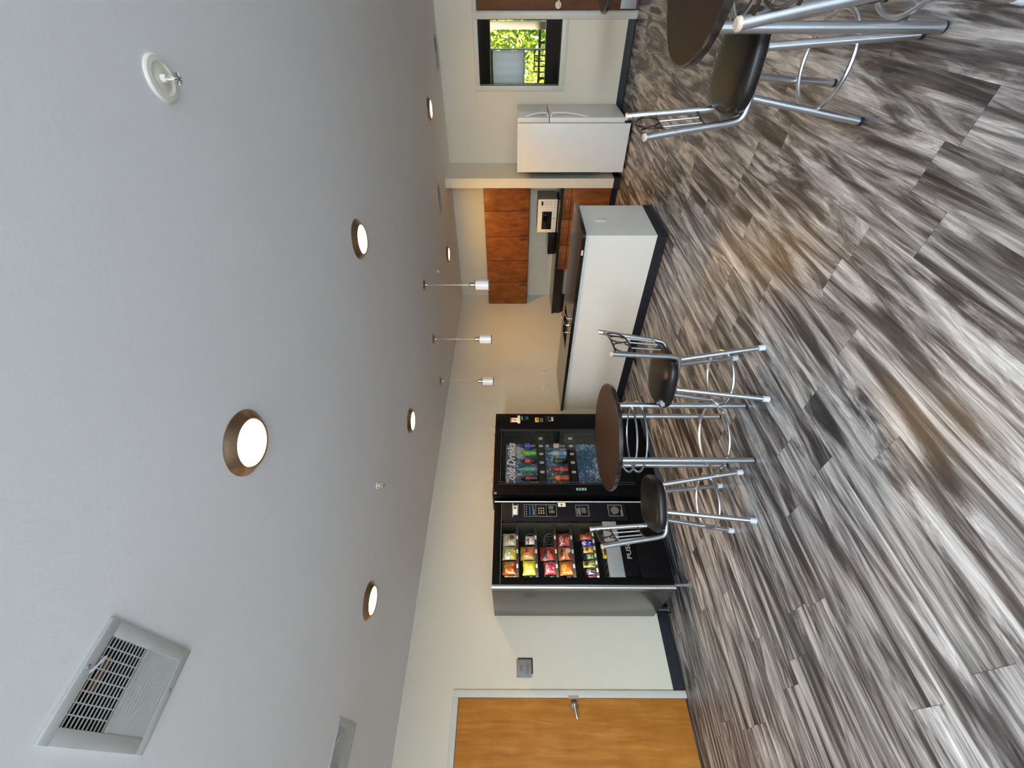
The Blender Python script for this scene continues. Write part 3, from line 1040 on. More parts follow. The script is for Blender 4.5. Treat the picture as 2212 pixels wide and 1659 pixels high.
# ================================================================== WALL FITTINGS
def outlet(name, lab, c, facing, w_=0.075, h_=0.118, kind='outlet', mat=None):
    """cover plate on a wall; facing 'y' = towards -y, 'x' = towards -x"""
    t = thing(name, lab, kind, c)
    x, y, z = c
    mat = mat or M['whitep']

    def bx(mb, u0, u1, d0, d1_, z0, z1, bev=0.0):
        if facing == 'y':
            mb.box(x + u0, x + u1, y - d1_, y - d0, z + z0, z + z1, bev)
        else:
            mb.box(x - d1_, x - d0, y + u0, y + u1, z + z0, z + z1, bev)
        return mb
    part('cover_plate', bx(MB(), -w_ / 2, w_ / 2, 0.0002, 0.006, -h_ / 2, h_ / 2, 0.002), mat, t)
    if kind == 'switch':
        n_ = 2 if w_ > 0.09 else 1
        for k in range(n_):
            u = (k - (n_ - 1) / 2) * 0.046
            part('rocker', bx(MB(), u - 0.016, u + 0.016, 0.006, 0.0085, -0.033, 0.033, 0.001), M['trim'], t)
    else:
        for s in (-1, 1):
            f = bx(MB(), -0.017, 0.017, 0.006, 0.0075, s * 0.020 - 0.014, s * 0.020 + 0.014, 0.001)
            o = part('socket_face', f, mat, t)
            part('slots', bx(bx(MB(), -0.008, -0.006, 0.0075, 0.0078, s * 0.020 - 0.004, s * 0.020 + 0.007), 0.006, 0.008, 0.0075, 0.0078, s * 0.020 - 0.004, s * 0.020 + 0.006), M['ink'], o)
    return t


outlet('light_switch', 'wide double switch plate on the tan wall, nearest the drink machine', (4.578, D1, 1.076), 'y', 0.118, 0.122, 'switch')
outlet('light_switch', 'narrow wall plate on the tan wall above the bar worktop', (4.926, D1, 1.076), 'y', 0.076, 0.120, 'switch')
outlet('wall_outlet', 'wall outlet under the wall cabinets, beside the low black countertop box', (D2, 3.687, 1.095), 'x', 0.075, 0.118)
outlet('wall_outlet', 'wall outlet under the wall cabinets, close to the room corner', (D2, 4.470, 1.065), 'x', 0.075, 0.118)
outlet('wall_outlet', 'white outlet on the grey end face of the breakfast bar', (4.495, PY0, 0.645), 'y', 0.075, 0.118)

t = thing('room_sign', 'grey 222 TOILET sign on a black backing beside the wood door', 'sign', (0.84, D1, 1.49))
part('backing_plate', MB().box(0.795, 0.925, D1 - 0.006, D1 - 0.0005, 1.408, 1.552, 0.0008), M['ink'], t)
part('sign_plate', MB().box(0.765, 0.912, D1 - 0.011, D1 - 0.006, 1.421, 1.565, 0.0008), M['signp'], t)
text('number_lettering', '222', 0.032, M['ink'], (0.840, D1 - 0.0112, 1.520), ROT_LEFT, t, 0.0004)
text('room_lettering', 'TOILET', 0.026, M['ink'], (0.838, D1 - 0.0112, 1.457), ROT_LEFT, t, 0.0004)
mb = MB().lathe([(0.0125, -0.0006), (0.0125, 0.0), (0.0075, 0.0), (0.0075, -0.0006)], (0.893, D1 - 0.0111, 1.546), 28, 'y', caps=False)
part('ring_emblem', mb, plain('dark_red_emblem', (0.25, 0.05, 0.03), 0.5), t, 'small dark red ring')
part('emblem_dot', MB().lathe([(0.0, -0.0004), (0.006, -0.0004), (0.006, 0.0)], (0.893, D1 - 0.0111, 1.546), 16, 'y'), M['lgrey'], t)

# ================================================================== KITCHEN
def bar_handle(mb, p0, p1, out, r=0.0045, stand=0.028):
    p0, p1, out = Vector(p0), Vector(p1), Vector(out)
    d = (p1 - p0).normalized()
    mb.tube([p0, p0 + out * stand * 0.8, p0 + out * stand + d * 0.008, p1 + out * stand - d * 0.008, p1 + out * stand * 0.8, p1], r, 8)
    return mb


UX = 6.856
UNITS = [('single wall cabinet over the microwave, next to the wing wall', [(2.434, 2.930)], [-1]),
         ('middle double wall cabinet over the black countertop box', [(2.930, 3.379), (3.379, 3.830)], [1, -1]),
         ('double wall cabinet in the corner, behind the pendants', [(3.830, 4.281), (4.281, 4.765)], [1, -1])]
for lab, doors, sides in UNITS:
    ya, yb = doors[0][0], doors[-1][1]
    t = thing('wall_cabinet', 'reddish maple ' + lab, 'cabinet', ((UX + D2) / 2, (ya + yb) / 2, 1.340), group='wall cabinets')
    part('carcass', MB().box(UX + 0.020, D2 - 0.001, ya + 0.0005, yb - 0.0005, 1.340, 2.083), M['maple_dark'], t)
    for k, (a, b) in enumerate(doors):
        d_ = part('door', MB().box(UX, UX + 0.019, a + 0.005, b - 0.005, 1.346, 2.078, 0.002), M['maple'], t)
        hy = (b - 0.040) if (len(doors) == 1 or k == 0) else (a + 0.040)
        part('handle', bar_handle(MB(), (UX, hy, 1.375), (UX, hy, 1.475), (-1, 0, 0), 0.005), M['darkrod'], d_)

BX = 6.566
for lab, a, b in (('maple base cabinet with drawer under the microwave', 2.434, 2.941), ('maple base cabinet with drawer, middle one of three', 2.941, 3.385), ('maple base cabinet with drawer beside the knee space', 3.385, 3.846)):
    t = thing('base_cabinet', lab, 'cabinet', ((BX + D2) / 2, (a + b) / 2, 0), group='base cabinets')
    part('carcass', MB().box(BX + 0.020, D2 - 0.001, a + 0.0005, b - 0.0005, 0.098, 0.835), M['maple_dark'], t)
    part('toe_kick', MB().box(BX + 0.075, D2 - 0.001, a + 0.0005, b - 0.0005, 0.0, 0.098), M['base'], t)
    dr = part('drawer', MB().box(BX, BX + 0.019, a + 0.006, b - 0.006, 0.702, 0.830, 0.002), M['maple'], t)
    yc = (a + b) / 2
    part('handle', bar_handle(MB(), (BX, yc - 0.064, 0.772), (BX, yc + 0.064, 0.772), (-1, 0, 0), 0.005), M['nickel'], dr)
    dd = part('door', MB().box(BX, BX + 0.019, a + 0.006, b - 0.006, 0.104, 0.694, 0.002), M['maple'], t)
    part('handle', bar_handle(MB(), (BX, b - 0.045, 0.54), (BX, b - 0.045, 0.65), (-1, 0, 0), 0.005), M['nickel'], dd)

t = thing('kitchen_worktop', 'black laminate worktop along the back wall of the kitchen', 'worktop', (6.86, 3.60, 0.836))
part('slab', MB().box(BX - 0.026, D2 - 0.0005, 2.434, D1 - 0.001, 0.836, 0.874, 0.004), M['blackc'], t)
part('apron', MB().box(BX - 0.004, BX + 0.018, 3.850, D1 - 0.001, 0.712, 0.835), M['blackc'], t)
part('support_panel', MB().box(BX + 0.03, D2 - 0.002, D1 - 0.022, D1 - 0.001, 0.10, 0.834), M['maple_dark'], t)

# microwave
mx0, my0, my1, mz0 = 6.786, 2.714, 3.264, 0.875
t = thing('microwave_oven', 'white microwave oven on the black worktop under the wall cabinets', 'microwave', (6.96, 2.99, mz0))
part('body', MB().box(mx0 + 0.022, D2 - 0.03, my0, my1, mz0 + 0.015, mz0 + 0.325, 0.006), plain('grey_microwave_case', (0.20, 0.17, 0.15), 0.4), t)
part('door', MB().box(mx0, mx0 + 0.021, my0 + 0.125, my1, mz0 + 0.013, mz0 + 0.327, 0.005), M['whitep'], t)
part('door_window', MB().box(mx0 - 0.0015, mx0 + 0.001, my0 + 0.195, my1 - 0.055, mz0 + 0.095, mz0 + 0.255, 0.001), M['blackg'], t)
cp = part('control_panel', MB().box(mx0, mx0 + 0.021, my0, my0 + 0.123, mz0 + 0.013, mz0 + 0.327, 0.005), M['whitep'], t)
part('display', MB().box(mx0 - 0.0012, mx0 + 0.001, my0 + 0.030, my0 + 0.095, mz0 + 0.245, mz0 + 0.272), M['blackg'], cp)
mb = MB()
for r_ in range(5):
    for c_ in range(3):
        mb.box(mx0 - 0.001, mx0 + 0.001, my0 + 0.028 + c_ * 0.026, my0 + 0.044 + c_ * 0.026, mz0 + 0.100 + r_ * 0.026, mz0 + 0.114 + r_ * 0.026)
part('keypad', mb, M['lgrey'], cp)
part('open_button', MB().box(mx0 - 0.0015, mx0 + 0.001, my0 + 0.025, my0 + 0.100, mz0 + 0.035, mz0 + 0.070, 0.001), M['trim'], cp)
part('badge', MB().lathe([(0.0, -0.003), (0.008, -0.002), (0.009, 0.0)], (mx0, 3.02, mz0 + 0.060), 16, 'x'), M['black'], t)
for yy in (my0 + 0.05, my1 - 0.05):
    for xx in (mx0 + 0.06, D2 - 0.08):
        part('foot', MB().cyl((xx, yy, mz0), (xx, yy, mz0 + 0.016), 0.012, seg=12), M['black'], t)

t = thing('countertop_box', 'low black box-shaped appliance on the worktop beside the microwave', 'appliance', (6.90, 3.44, 0.875))
part('body', MB().box(6.690, 7.15, 3.275, 3.612, 0.883, 1.005, 0.006), M['black'], t)
part('lid', MB().box(6.686, 7.152, 3.273, 3.614, 0.992, 1.010, 0.004), M['blackg'], t)
for yy in (3.30, 3.59):
    for xx in (6.72, 7.12):
        part('foot', MB().cyl((xx, yy, 0.8745), (xx, yy, 0.884), 0.012, seg=10), M['black'], t)

# bar worktop with sink
t = thing('bar_worktop', 'black speckled granite worktop on the breakfast bar', 'worktop', (4.5, 3.4, 0.850))
cx0, cx1, cy0, cy1 = 4.090, 4.925, 1.982, D1 - 0.001
sx0, sx1, sy0, sy1 = 4.335, 4.760, 3.290, 3.750
mb = MB()
poly = []
R_ = 0.055
for (qx, qy, a0_) in ((cx0 + R_, cy0 + R_, PI), (cx1 - R_, cy0 + R_, 1.5 * PI)):
    for k in range(7):
        a = a0_ + k * PI / 12
        poly.append((qx + R_ * math.cos(a), qy + R_ * math.sin(a)))
poly += [(cx1, sy0), (cx0, sy0)]
mb.prism(poly, 'xy', 0.8505, 0.890)
mb.box(cx0, sx0, sy0, sy1, 0.8505, 0.890).box(sx1, cx1, sy0, sy1, 0.8505, 0.890).box(cx0, cx1, sy1, cy1, 0.8505, 0.890)
part('slab', mb, M['granite'], t)
part('edge_tag', MB().box(cx0 - 0.0015, cx0 + 0.001, 2.165, 2.225, 0.861, 0.880), M['whitep'], t, 'small white tag on the worktop edge')

t = thing('kitchen_sink', 'dark sink basin set in the bar worktop', 'sink', ((sx0 + sx1) / 2, (sy0 + sy1) / 2, 0.70))
mb = MB()
zb = 0.8515
mb.box(sx0 + .001, sx1 - .001, sy0 + .001, sy0 + 0.008, zb, 0.888).box(sx0 + .001, sx1 - .001, sy1 - 0.008, sy1 - .001, zb, 0.888)
mb.box(sx0 + .001, sx0 + 0.008, sy0 + .008, sy1 - .008, zb, 0.888).box(sx1 - 0.008, sx1 - .001, sy0 + .008, sy1 - .008, zb, 0.888)
mb.box(sx0 + .008, sx1 - .008, sy0 + .008, sy1 - .008, zb, zb + 0.004)
part('basin', mb, plain('dark_sink', (0.012, 0.012, 0.013), 0.3), t)
part('drain', MB().lathe([(0.0, 0.003), (0.035, 0.002), (0.04, 0.0)], ((sx0 + sx1) / 2, (sy0 + sy1) / 2, zb + 0.0045), 24), M['steel'], t)

t = thing('sink_faucet', 'chrome two-handle faucet beside the sink on the bar worktop', 'faucet', (4.262, 3.34, 0.890))
mb = MB().lathe([(0.024, 0.0), (0.024, 0.004), (0.016, 0.010), (0.012, 0.03), (0.012, 0.036), (0.0, 0.040)], (4.262, 3.290, 0.890), 20)
mb.tube([(4.262, 3.290, 0.915), (4.285, 3.288, 0.942), (4.36, 3.275, 0.958), (4.46, 3.262, 0.964), (4.50, 3.258, 0.952), (4.502, 3.258, 0.935)], [0.010, 0.009, 0.008, 0.008, 0.009, 0.010], 12)
mb.sphere((4.50, 3.258, 0.951), 0.013, 12)
part('spout', mb, M['steel'], t)
for yy, sg in ((3.185, -1), (3.405, 1)):
    mb = MB().lathe([(0.022, 0.0), (0.022, 0.004), (0.014, 0.012), (0.013, 0.034), (0.0, 0.040)], (4.262, yy, 0.890), 18)
    mb.tube([(4.262, yy, 0.924), (4.285, yy + sg * 0.02, 0.936), (4.31, yy + sg * 0.045, 0.950)], [0.006, 0.005, 0.006], 8)
    mb.sphere((4.312, yy + sg * 0.047, 0.951), 0.009, 10)
    part('handle', mb, M['steel'], t)

# refrigerator: doors face -y, its white side faces the room
rx0, rx1, ry0, ry1, rz1 = 6.362, 7.075, 1.545, 2.160, 1.548
t = thing('refrigerator', 'white top-freezer refrigerator standing against the wing wall', 'refrigerator', ((rx0 + rx1) / 2, 1.82, 0))
part('body', MB().box(rx0, rx1, ry0, ry1, 0.035, rz1, 0.006), M['white'], t)
fd = part('freezer_door', MB().box(rx0 - 0.002, rx1, 1.478, 1.538, 1.128, rz1 + 0.002, 0.010, 3), M['white'], t)
rd = part('fridge_door', MB().box(rx0 - 0.002, rx1, 1.478, 1.538, 0.120, 1.118, 0.010, 3), M['white'], t)
part('door_gasket', MB().box(rx0 + 0.008, rx1 - 0.008, 1.537, 1.546, 0.125, 1.112).box(rx0 + 0.008, rx1 - 0.008, 1.537, 1.546, 1.132, rz1 - 0.006), M['grey'], t)
hx = rx0 + 0.045
for par, z_a, z_b, flip in ((fd, 1.145, 1.440, False), (rd, 1.105, 0.620, True)):
    mb = MB()
    s = 1 if z_b > z_a else -1
    L_ = abs(z_b - z_a)
    pts = [(hx, 1.478, z_a), (hx, 1.452, z_a + s * 0.004), (hx, 1.434, z_a + s * 0.02), (hx, 1.432, z_a + s * L_ * 0.35), (hx, 1.444, z_a + s * L_ * 0.62), (hx, 1.462, z_a + s * L_ * 0.84), (hx, 1.474, z_b)]
    mb.tube(pts, [0.012, 0.012, 0.011, 0.010, 0.010, 0.010, 0.009], 10)
    part('handle', mb, M['whitep'], par)
part('toe_grille', MB().box(rx0 + 0.02, rx1 - 0.02, 1.530, 1.545, 0.030, 0.110), M['black'], t)
part('hinge_cover', MB().box(rx1 - 0.12, rx1 - 0.02, 1.50, 1.60, rz1 + 0.0025, rz1 + 0.018, 0.004), M['whitep'], t)
mb = MB()
for k in range(10):
    z_ = 0.40 + k * 0.10
    mb.tube([(rx0 + 0.04, ry1 + 0.022, z_), (rx1 - 0.06, ry1 + 0.022, z_)], 0.003, 6)
for xx in (rx0 + 0.04, rx0 + 0.2, rx0 + 0.4, rx1 - 0.06):
    mb.tube([(xx, ry1 + 0.022, 0.36), (xx, ry1 + 0.022, 1.42)], 0.003, 6)
mb.box(rx0 + 0.030, rx1 - 0.05, ry1 + 0.001, ry1 + 0.012, 0.34, 1.44)
part('condenser_coil', mb, M['black'], t)
for xx in (rx0 + 0.06, rx1 - 0.06):
    for yy in (1.60, 2.10):
        part('foot', MB().cyl((xx, yy, 0.0), (xx, yy, 0.037), 0.02, seg=14), M['black'], t)

# ================================================================== SNACK VENDING MACHINE
vx0, vx1, vy0, vy1, vz1 = 1.285, 2.147, 3.926, 4.735, 1.790
t = thing('snack_vending_machine', 'black glass-front snack vending machine with grey side, next to the sign wall', 'vending machine', ((vx0 + vx1) / 2, 4.33, 0))
SV = t
cz0 = 0.150
mb = MB()
mb.box(vx0 + 0.002, vx0 + 0.03, vy0 + 0.062, vy1, cz0, vz1, 0.003).box(vx1 - 0.03, vx1 - 0.002, vy0 + 0.062, vy1, cz0, vz1, 0.003)
mb.box(vx0 + 0.03, vx1 - 0.03, vy0 + 0.062, vy1, vz1 - 0.03, vz1).box(vx0 + 0.03, vx1 - 0.03, vy0 + 0.062, vy1, cz0, cz0 + 0.06)
part('cabinet', mb, M['vside'], t)
part('interior_liner', MB().box(vx0 + 0.031, vx1 - 0.031, 4.46, 4.50, 0.25, 1.75).box(vx0 + 0.031, vx0 + 0.036, 4.02, 4.46, 0.56, 1.75), M['vend'], t)
part('interior_side', MB().box(1.945, 1.955, 4.00, 4.46, 0.56, 1.75), plain('olive_grey_liner', (0.050, 0.043, 0.027), 0.4), t, 'olive grey inner side wall')
mb = MB().box(vx0, vx0 + 0.028, vy0 + 0.008, vy0 + 0.058, cz0 - 0.004, vz1 + 0.002, 0.006)
part('door_side', mb, M['vside'], t)
# rounded aluminium trims on both door edges
for nm, xa, xb in (('left', vx0, vx0 + 0.042), ('right', vx1 - 0.022, vx1)):
    mb = MB()
    w2 = (xb - xa) / 2
    pts = [(xa + w2 - w2 * math.cos(PI * k / 10), vy0 + 0.010 - 0.016 * math.sin(PI * k / 10)) for k in range(11)]
    mb.prism(pts + [(xb, vy0 + 0.012), (xa, vy0 + 0.012)], 'xy', cz0 - 0.004, vz1)
    part('trim_strip', mb, M['alu'], t, 'silver edge trim')
mb = MB()
mb.box(vx0 + 0.042, vx1 - 0.022, vy0, vy0 + 0.050, 1.714, vz1, 0.003)          # header
mb.box(vx0 + 0.042, 1.386, vy0, vy0 + 0.050, 0.150, 1.713, 0.002)               # left stile
mb.box(1.386, 2.125, vy0, vy0 + 0.050, 0.150, 0.432, 0.003)                     # bottom door
mb.box(1.386, 1.925, vy0 + 0.010, vy0 + 0.050, 0.432, 0.575, 0.002)             # delivery surround
mb.box(1.925, 2.125, vy0 + 0.012, vy0 + 0.050, 0.432, 1.713, 0.002)
part('door_frame', mb, M['vend'], t)
part('header_line', MB().box(vx0 + 0.044, vx1 - 0.024, vy0 - 0.0015, vy0, 1.716, 1.7195), M['alu'], t, 'thin bright line under the header')
part('control_panel', MB().box(1.930, 2.122, vy0 - 0.002, vy0 + 0.012, 0.450, 1.710, 0.004), M['panel'], t)
part('grey_shelf_panel', MB().box(1.388, 1.924, vy0 + 0.004, vy0 + 0.046, 0.576, 0.712, 0.002), M['greyp'], t, 'grey metal strip below the glass')
pf = part('delivery_flap', MB().box(1.395, 1.918, vy0 + 0.002, vy0 + 0.012, 0.436, 0.568, 0.003), M['vend'], t)
text('push_lettering', 'PUSH', 0.062, M['lgrey'], (1.640, vy0 + 0.0015, 0.505), ROT_LEFT, pf, 0.0006, sx=1.2)
part('window_pane', MB().box(1.3865, 1.9245, vy0 + 0.012, vy0 + 0.017, 0.713, 1.7135), M['vglass'], t, smooth=False)
# card reader
mb = MB().box(1.965, 2.112, vy0 - 0.006, vy0 - 0.002, 1.595, 1.610).box(1.985, 2.105, vy0 - 0.006, vy0 - 0.002, 1.545, 1.556)
part('card_reader_bracket', mb, M['grey'], t)
cr = part('card_reader', MB().box(1.985, 2.080, vy0 - 0.024, vy0 - 0.002, 1.556, 1.600, 0.003), M['white'], t)
part('reader_mark', MB().box(2.040, 2.068, vy0 - 0.0245, vy0 - 0.0235, 1.578, 1.590).box(2.040, 2.062, vy0 - 0.0245, vy0 - 0.0235, 1.568, 1.575), M['ink'], cr)
# keypad block
kb = part('keypad_block', MB().box(1.968, 2.100, vy0 - 0.006, vy0 - 0.0005, 1.158, 1.488, 0.003), M['blackg'], t)
mb = MB()
for (a, b, c, d) in ((1.968, 2.100, 1.484, 1.488), (1.968, 2.100, 1.158, 1.162), (1.968, 1.972, 1.158, 1.488), (2.096, 2.100, 1.158, 1.488), (1.972, 2.096, 1.368, 1.371), (1.972, 2.096, 1.262, 1.265)):
    mb.box(a, b, vy0 - 0.0078, vy0 - 0.006, c, d)
part('bezel', mb, M['greyp'], kb)
part('display', MB().box(1.985, 2.085, vy0 - 0.0072, vy0 - 0.006, 1.420, 1.438), M['screen'], kb)
mb = MB()
for k in range(4):
    xx = 1.995 + k * 0.026
    mb.box(xx - 0.008, xx + 0.008, vy0 - 0.0072, vy0 - 0.006, 1.4635, 1.4665).box(xx - 0.0015, xx + 0.0015, vy0 - 0.0072, vy0 - 0.006, 1.457, 1.473)
mb.box(1.985, 2.085, vy0 - 0.0072, vy0 - 0.006, 1.396, 1.400).box(1.985, 2.050, vy0 - 0.0072, vy0 - 0.006, 1.383, 1.387)
part('symbol_row', mb, M['lgrey'], kb)
mb = MB()
for r_ in range(3):
    for c_ in range(3):
        mb.box(2.000 + c_ * 0.026, 2.010 + c_ * 0.026, vy0 - 0.0078, vy0 - 0.006, 1.285 + r_ * 0.024, 1.295 + r_ * 0.024)
part('keys', mb, M['cream'], kb)
mb = MB().box(2.005, 2.035, vy0 - 0.0085, vy0 - 0.006, 1.180, 1.235).box(2.045, 2.085, vy0 - 0.0085, vy0 - 0.006, 1.190, 1.240)
part('coin_slot_plate', mb, M['steel'], kb)
part('price_sticker', MB().box(2.078, 2.122, vy0 - 0.0032, vy0 - 0.0018, 1.062, 1.140), M['cream'], t)
part('sticker_spot', MB().box(2.092, 2.108, vy0 - 0.0038, vy0 - 0.0032, 1.095, 1.112), M['ink'], t)
# bill acceptor
ba = part('bill_acceptor', MB().box(1.972, 2.096, vy0 - 0.006, vy0 - 0.0005, 0.828, 0.966, 0.003), M['blackg'], t)
mb = MB()
for (a, b, c, d) in ((1.972, 2.096, 0.962, 0.966), (1.972, 2.096, 0.828, 0.832), (1.972, 1.976, 0.828, 0.966), (2.092, 2.096, 0.828, 0.966), (1.984, 2.084, 0.918, 0.920), (1.984, 2.084, 0.842, 0.844)):
    mb.box(a, b, vy0 - 0.0076, vy0 - 0.006, c, d)
for zz in (0.950, 0.936, 0.926):
    mb.box(1.99, 2.06, vy0 - 0.0074, vy0 - 0.006, zz - 0.003, zz + 0.003)
part('bezel', mb, M['greyp'], ba)
mb = MB().prism([(2.000, 0.875), (2.012, 0.862), (2.056, 0.862), (2.068, 0.875), (2.060, 0.888), (2.068, 0.900), (2.056, 0.908), (2.012, 0.908), (2.000, 0.900), (2.008, 0.888)], 'xz', vy0 - 0.012, vy0 - 0.006)
part('bill_mouth', mb, M['steel'], ba)
# coin return
rt = part('coin_return', MB().box(1.974, 2.098, vy0 - 0.005, vy0 - 0.0005, 0.492, 0.636, 0.003), M['blackg'], t)
mb = MB()
for (a, b, c, d) in ((1.974, 2.098, 0.631, 0.636), (1.974, 2.098, 0.492, 0.497), (1.974, 1.979, 0.492, 0.636), (2.093, 2.098, 0.492, 0.636)):
    mb.box(a, b, vy0 - 0.0076, vy0 - 0.005, c, d)
mb.box(1.985, 2.045, vy0 - 0.010, vy0 - 0.005, 0.503, 0.511)
part('bezel', mb, M['greyp'], rt)
part('return_knob', MB().lathe([(0.0, -0.012), (0.040, -0.011), (0.043, -0.006), (0.043, 0.0)], (2.036, vy0 - 0.005, 0.570), 32, 'y').box(2.0335, 2.0385, vy0 - 0.0195, vy0 - 0.016, 0.532, 0.608), M['steel'], rt)
for xx in (vx0 + 0.05, vx1 - 0.05):
    for yy in (vy0 + 0.04, vy1 - 0.07):
        mb = MB().lathe([(0.030, 0.0), (0.030, 0.010), (0.014, 0.016), (0.012, 0.06), (0.012, cz0 + 0.002)], (xx, yy, 0), 16)
        part('leg', mb, M['grey'], t)
mb = MB().tube([(1.318, 4.60, 0.115), (1.305, 4.56, 0.02), (1.29, 4.62, 0.012), (1.31, 4.70, 0.012), (1.40, 4.72, 0.012)], 0.006, 8)
part('power_cord', mb, M['black'], t)
RAILS = [1.561, 1.377, 1.185, 1.022, 0.805, 0.600]
COLX = [1.812, 1.672, 1.532, 1.425]
for r_, z_ in enumerate(RAILS):
    y_ = 4.045
    tr_ = part('tray', MB().box(1.322, 1.940, y_ + 0.012, 4.455, z_ - 0.010, z_ - 0.002).box(1.322, 1.940, y_ - 0.004, y_ + 0.012, z_ - 0.016, z_ + 0.010, 0.002), plain('tray_grey', (0.045, 0.045, 0.04), 0.4) if r_ == 0 else bpy.data.materials['tray_grey'], t)
    xs = COLX[:3] + [1.36] if r_ < 4 else [1.845, 1.775, 1.705, 1.635, 1.565, 1.495, 1.425]
    for xx in xs:
        part('price_tag', MB().box(xx - 0.022, xx + 0.014, y_ - 0.0055, y_ - 0.0038, z_ - 0.010, z_ + 0.006), M['tagw'], tr_)
    step = 0.14 if r_ < 4 else 0.07
    for xx in ([1.812, 1.672, 1.532, 1.392] if r_ < 4 else xs):
        rr = 0.050 if r_ < 4 else 0.030
        n_ = 6 * 14
        pts = [(xx + rr * math.sin(2 * PI * k / 14), y_ + 0.015 + 0.38 * k / n_, z_ + rr + 0.004 + rr * -math.cos(2 * PI * k / 14)) for k in range(n_)]
        part('coil', MB().tube(pts, 0.0016, 5), M['grey'], tr_)
# added unseen tube and lamp behind the left door stile, brightening the snacks
tube = part('fill_tube', MB().cyl((1.352, 4.000, 0.65), (1.352, 4.000, 1.70), 0.010, seg=12), plain('lit_fill_tube', (1, 1, 0.95), 0.4, emit=(1.0, 0.96, 0.86), estr=6.0), t, 'added glowing tube behind the door edge to brighten the snacks')
area_light('fill_tube_glow', (1.362 - t.location.x, 3.996 - t.location.y, 1.18), (0.75, 0.66, 0.0), 0.03, 1.0, 6.0, (1.0, 0.95, 0.84), t)


# snacks: each wrapper is a thing of its own
def bag_mesh(w_, h_, th, seed):
    rnd = random.Random(seed)
    mb = MB()
    nu, nv = 12, 14
    off = Vector((rnd.random() * 50, rnd.random() * 50, rnd.random() * 50))

    def P(i, j, side):
        u, v = i / nu, j / nv
        a = (1 - abs(2 * u - 1) ** 2.6) * (1 - abs(2 * v - 1) ** 3.5)
        wr = mnoise.noise(Vector((u * 4, v * 5, side * 3.0)) + off) * 0.38 + mnoise.noise(Vector((u * 9, v * 9, side)) + off) * 0.22
        y_ = -side * th / 2 * max(0.02, a * (1 + wr))
        pin = 1 - 0.10 * (1 - abs(2 * v - 1) ** 2) * 0.6
        x_ = (u - 0.5) * w_ * pin
        z_ = v * h_ + 0.006 * mnoise.noise(Vector((u * 5, v * 2, 0)) + off)
        if j in (0, nv):
            z_ += 0.002 * (i % 2)
        return (x_, y_, max(0.0, z_))
    for side in (1, -1):
        g = [[mb.bm.verts.new(P(i, j, side)) for j in range(nv + 1)] for i in range(nu + 1)]
        for i in range(nu):
            for j in range(nv):
                q = [g[i][j], g[i + 1][j], g[i + 1][j + 1], g[i][j + 1]]
                mb.bm.faces.new(q if side == 1 else list(reversed(q)))
    bmesh.ops.remove_doubles(mb.bm, verts=mb.bm.verts, dist=0.0008)
    return mb


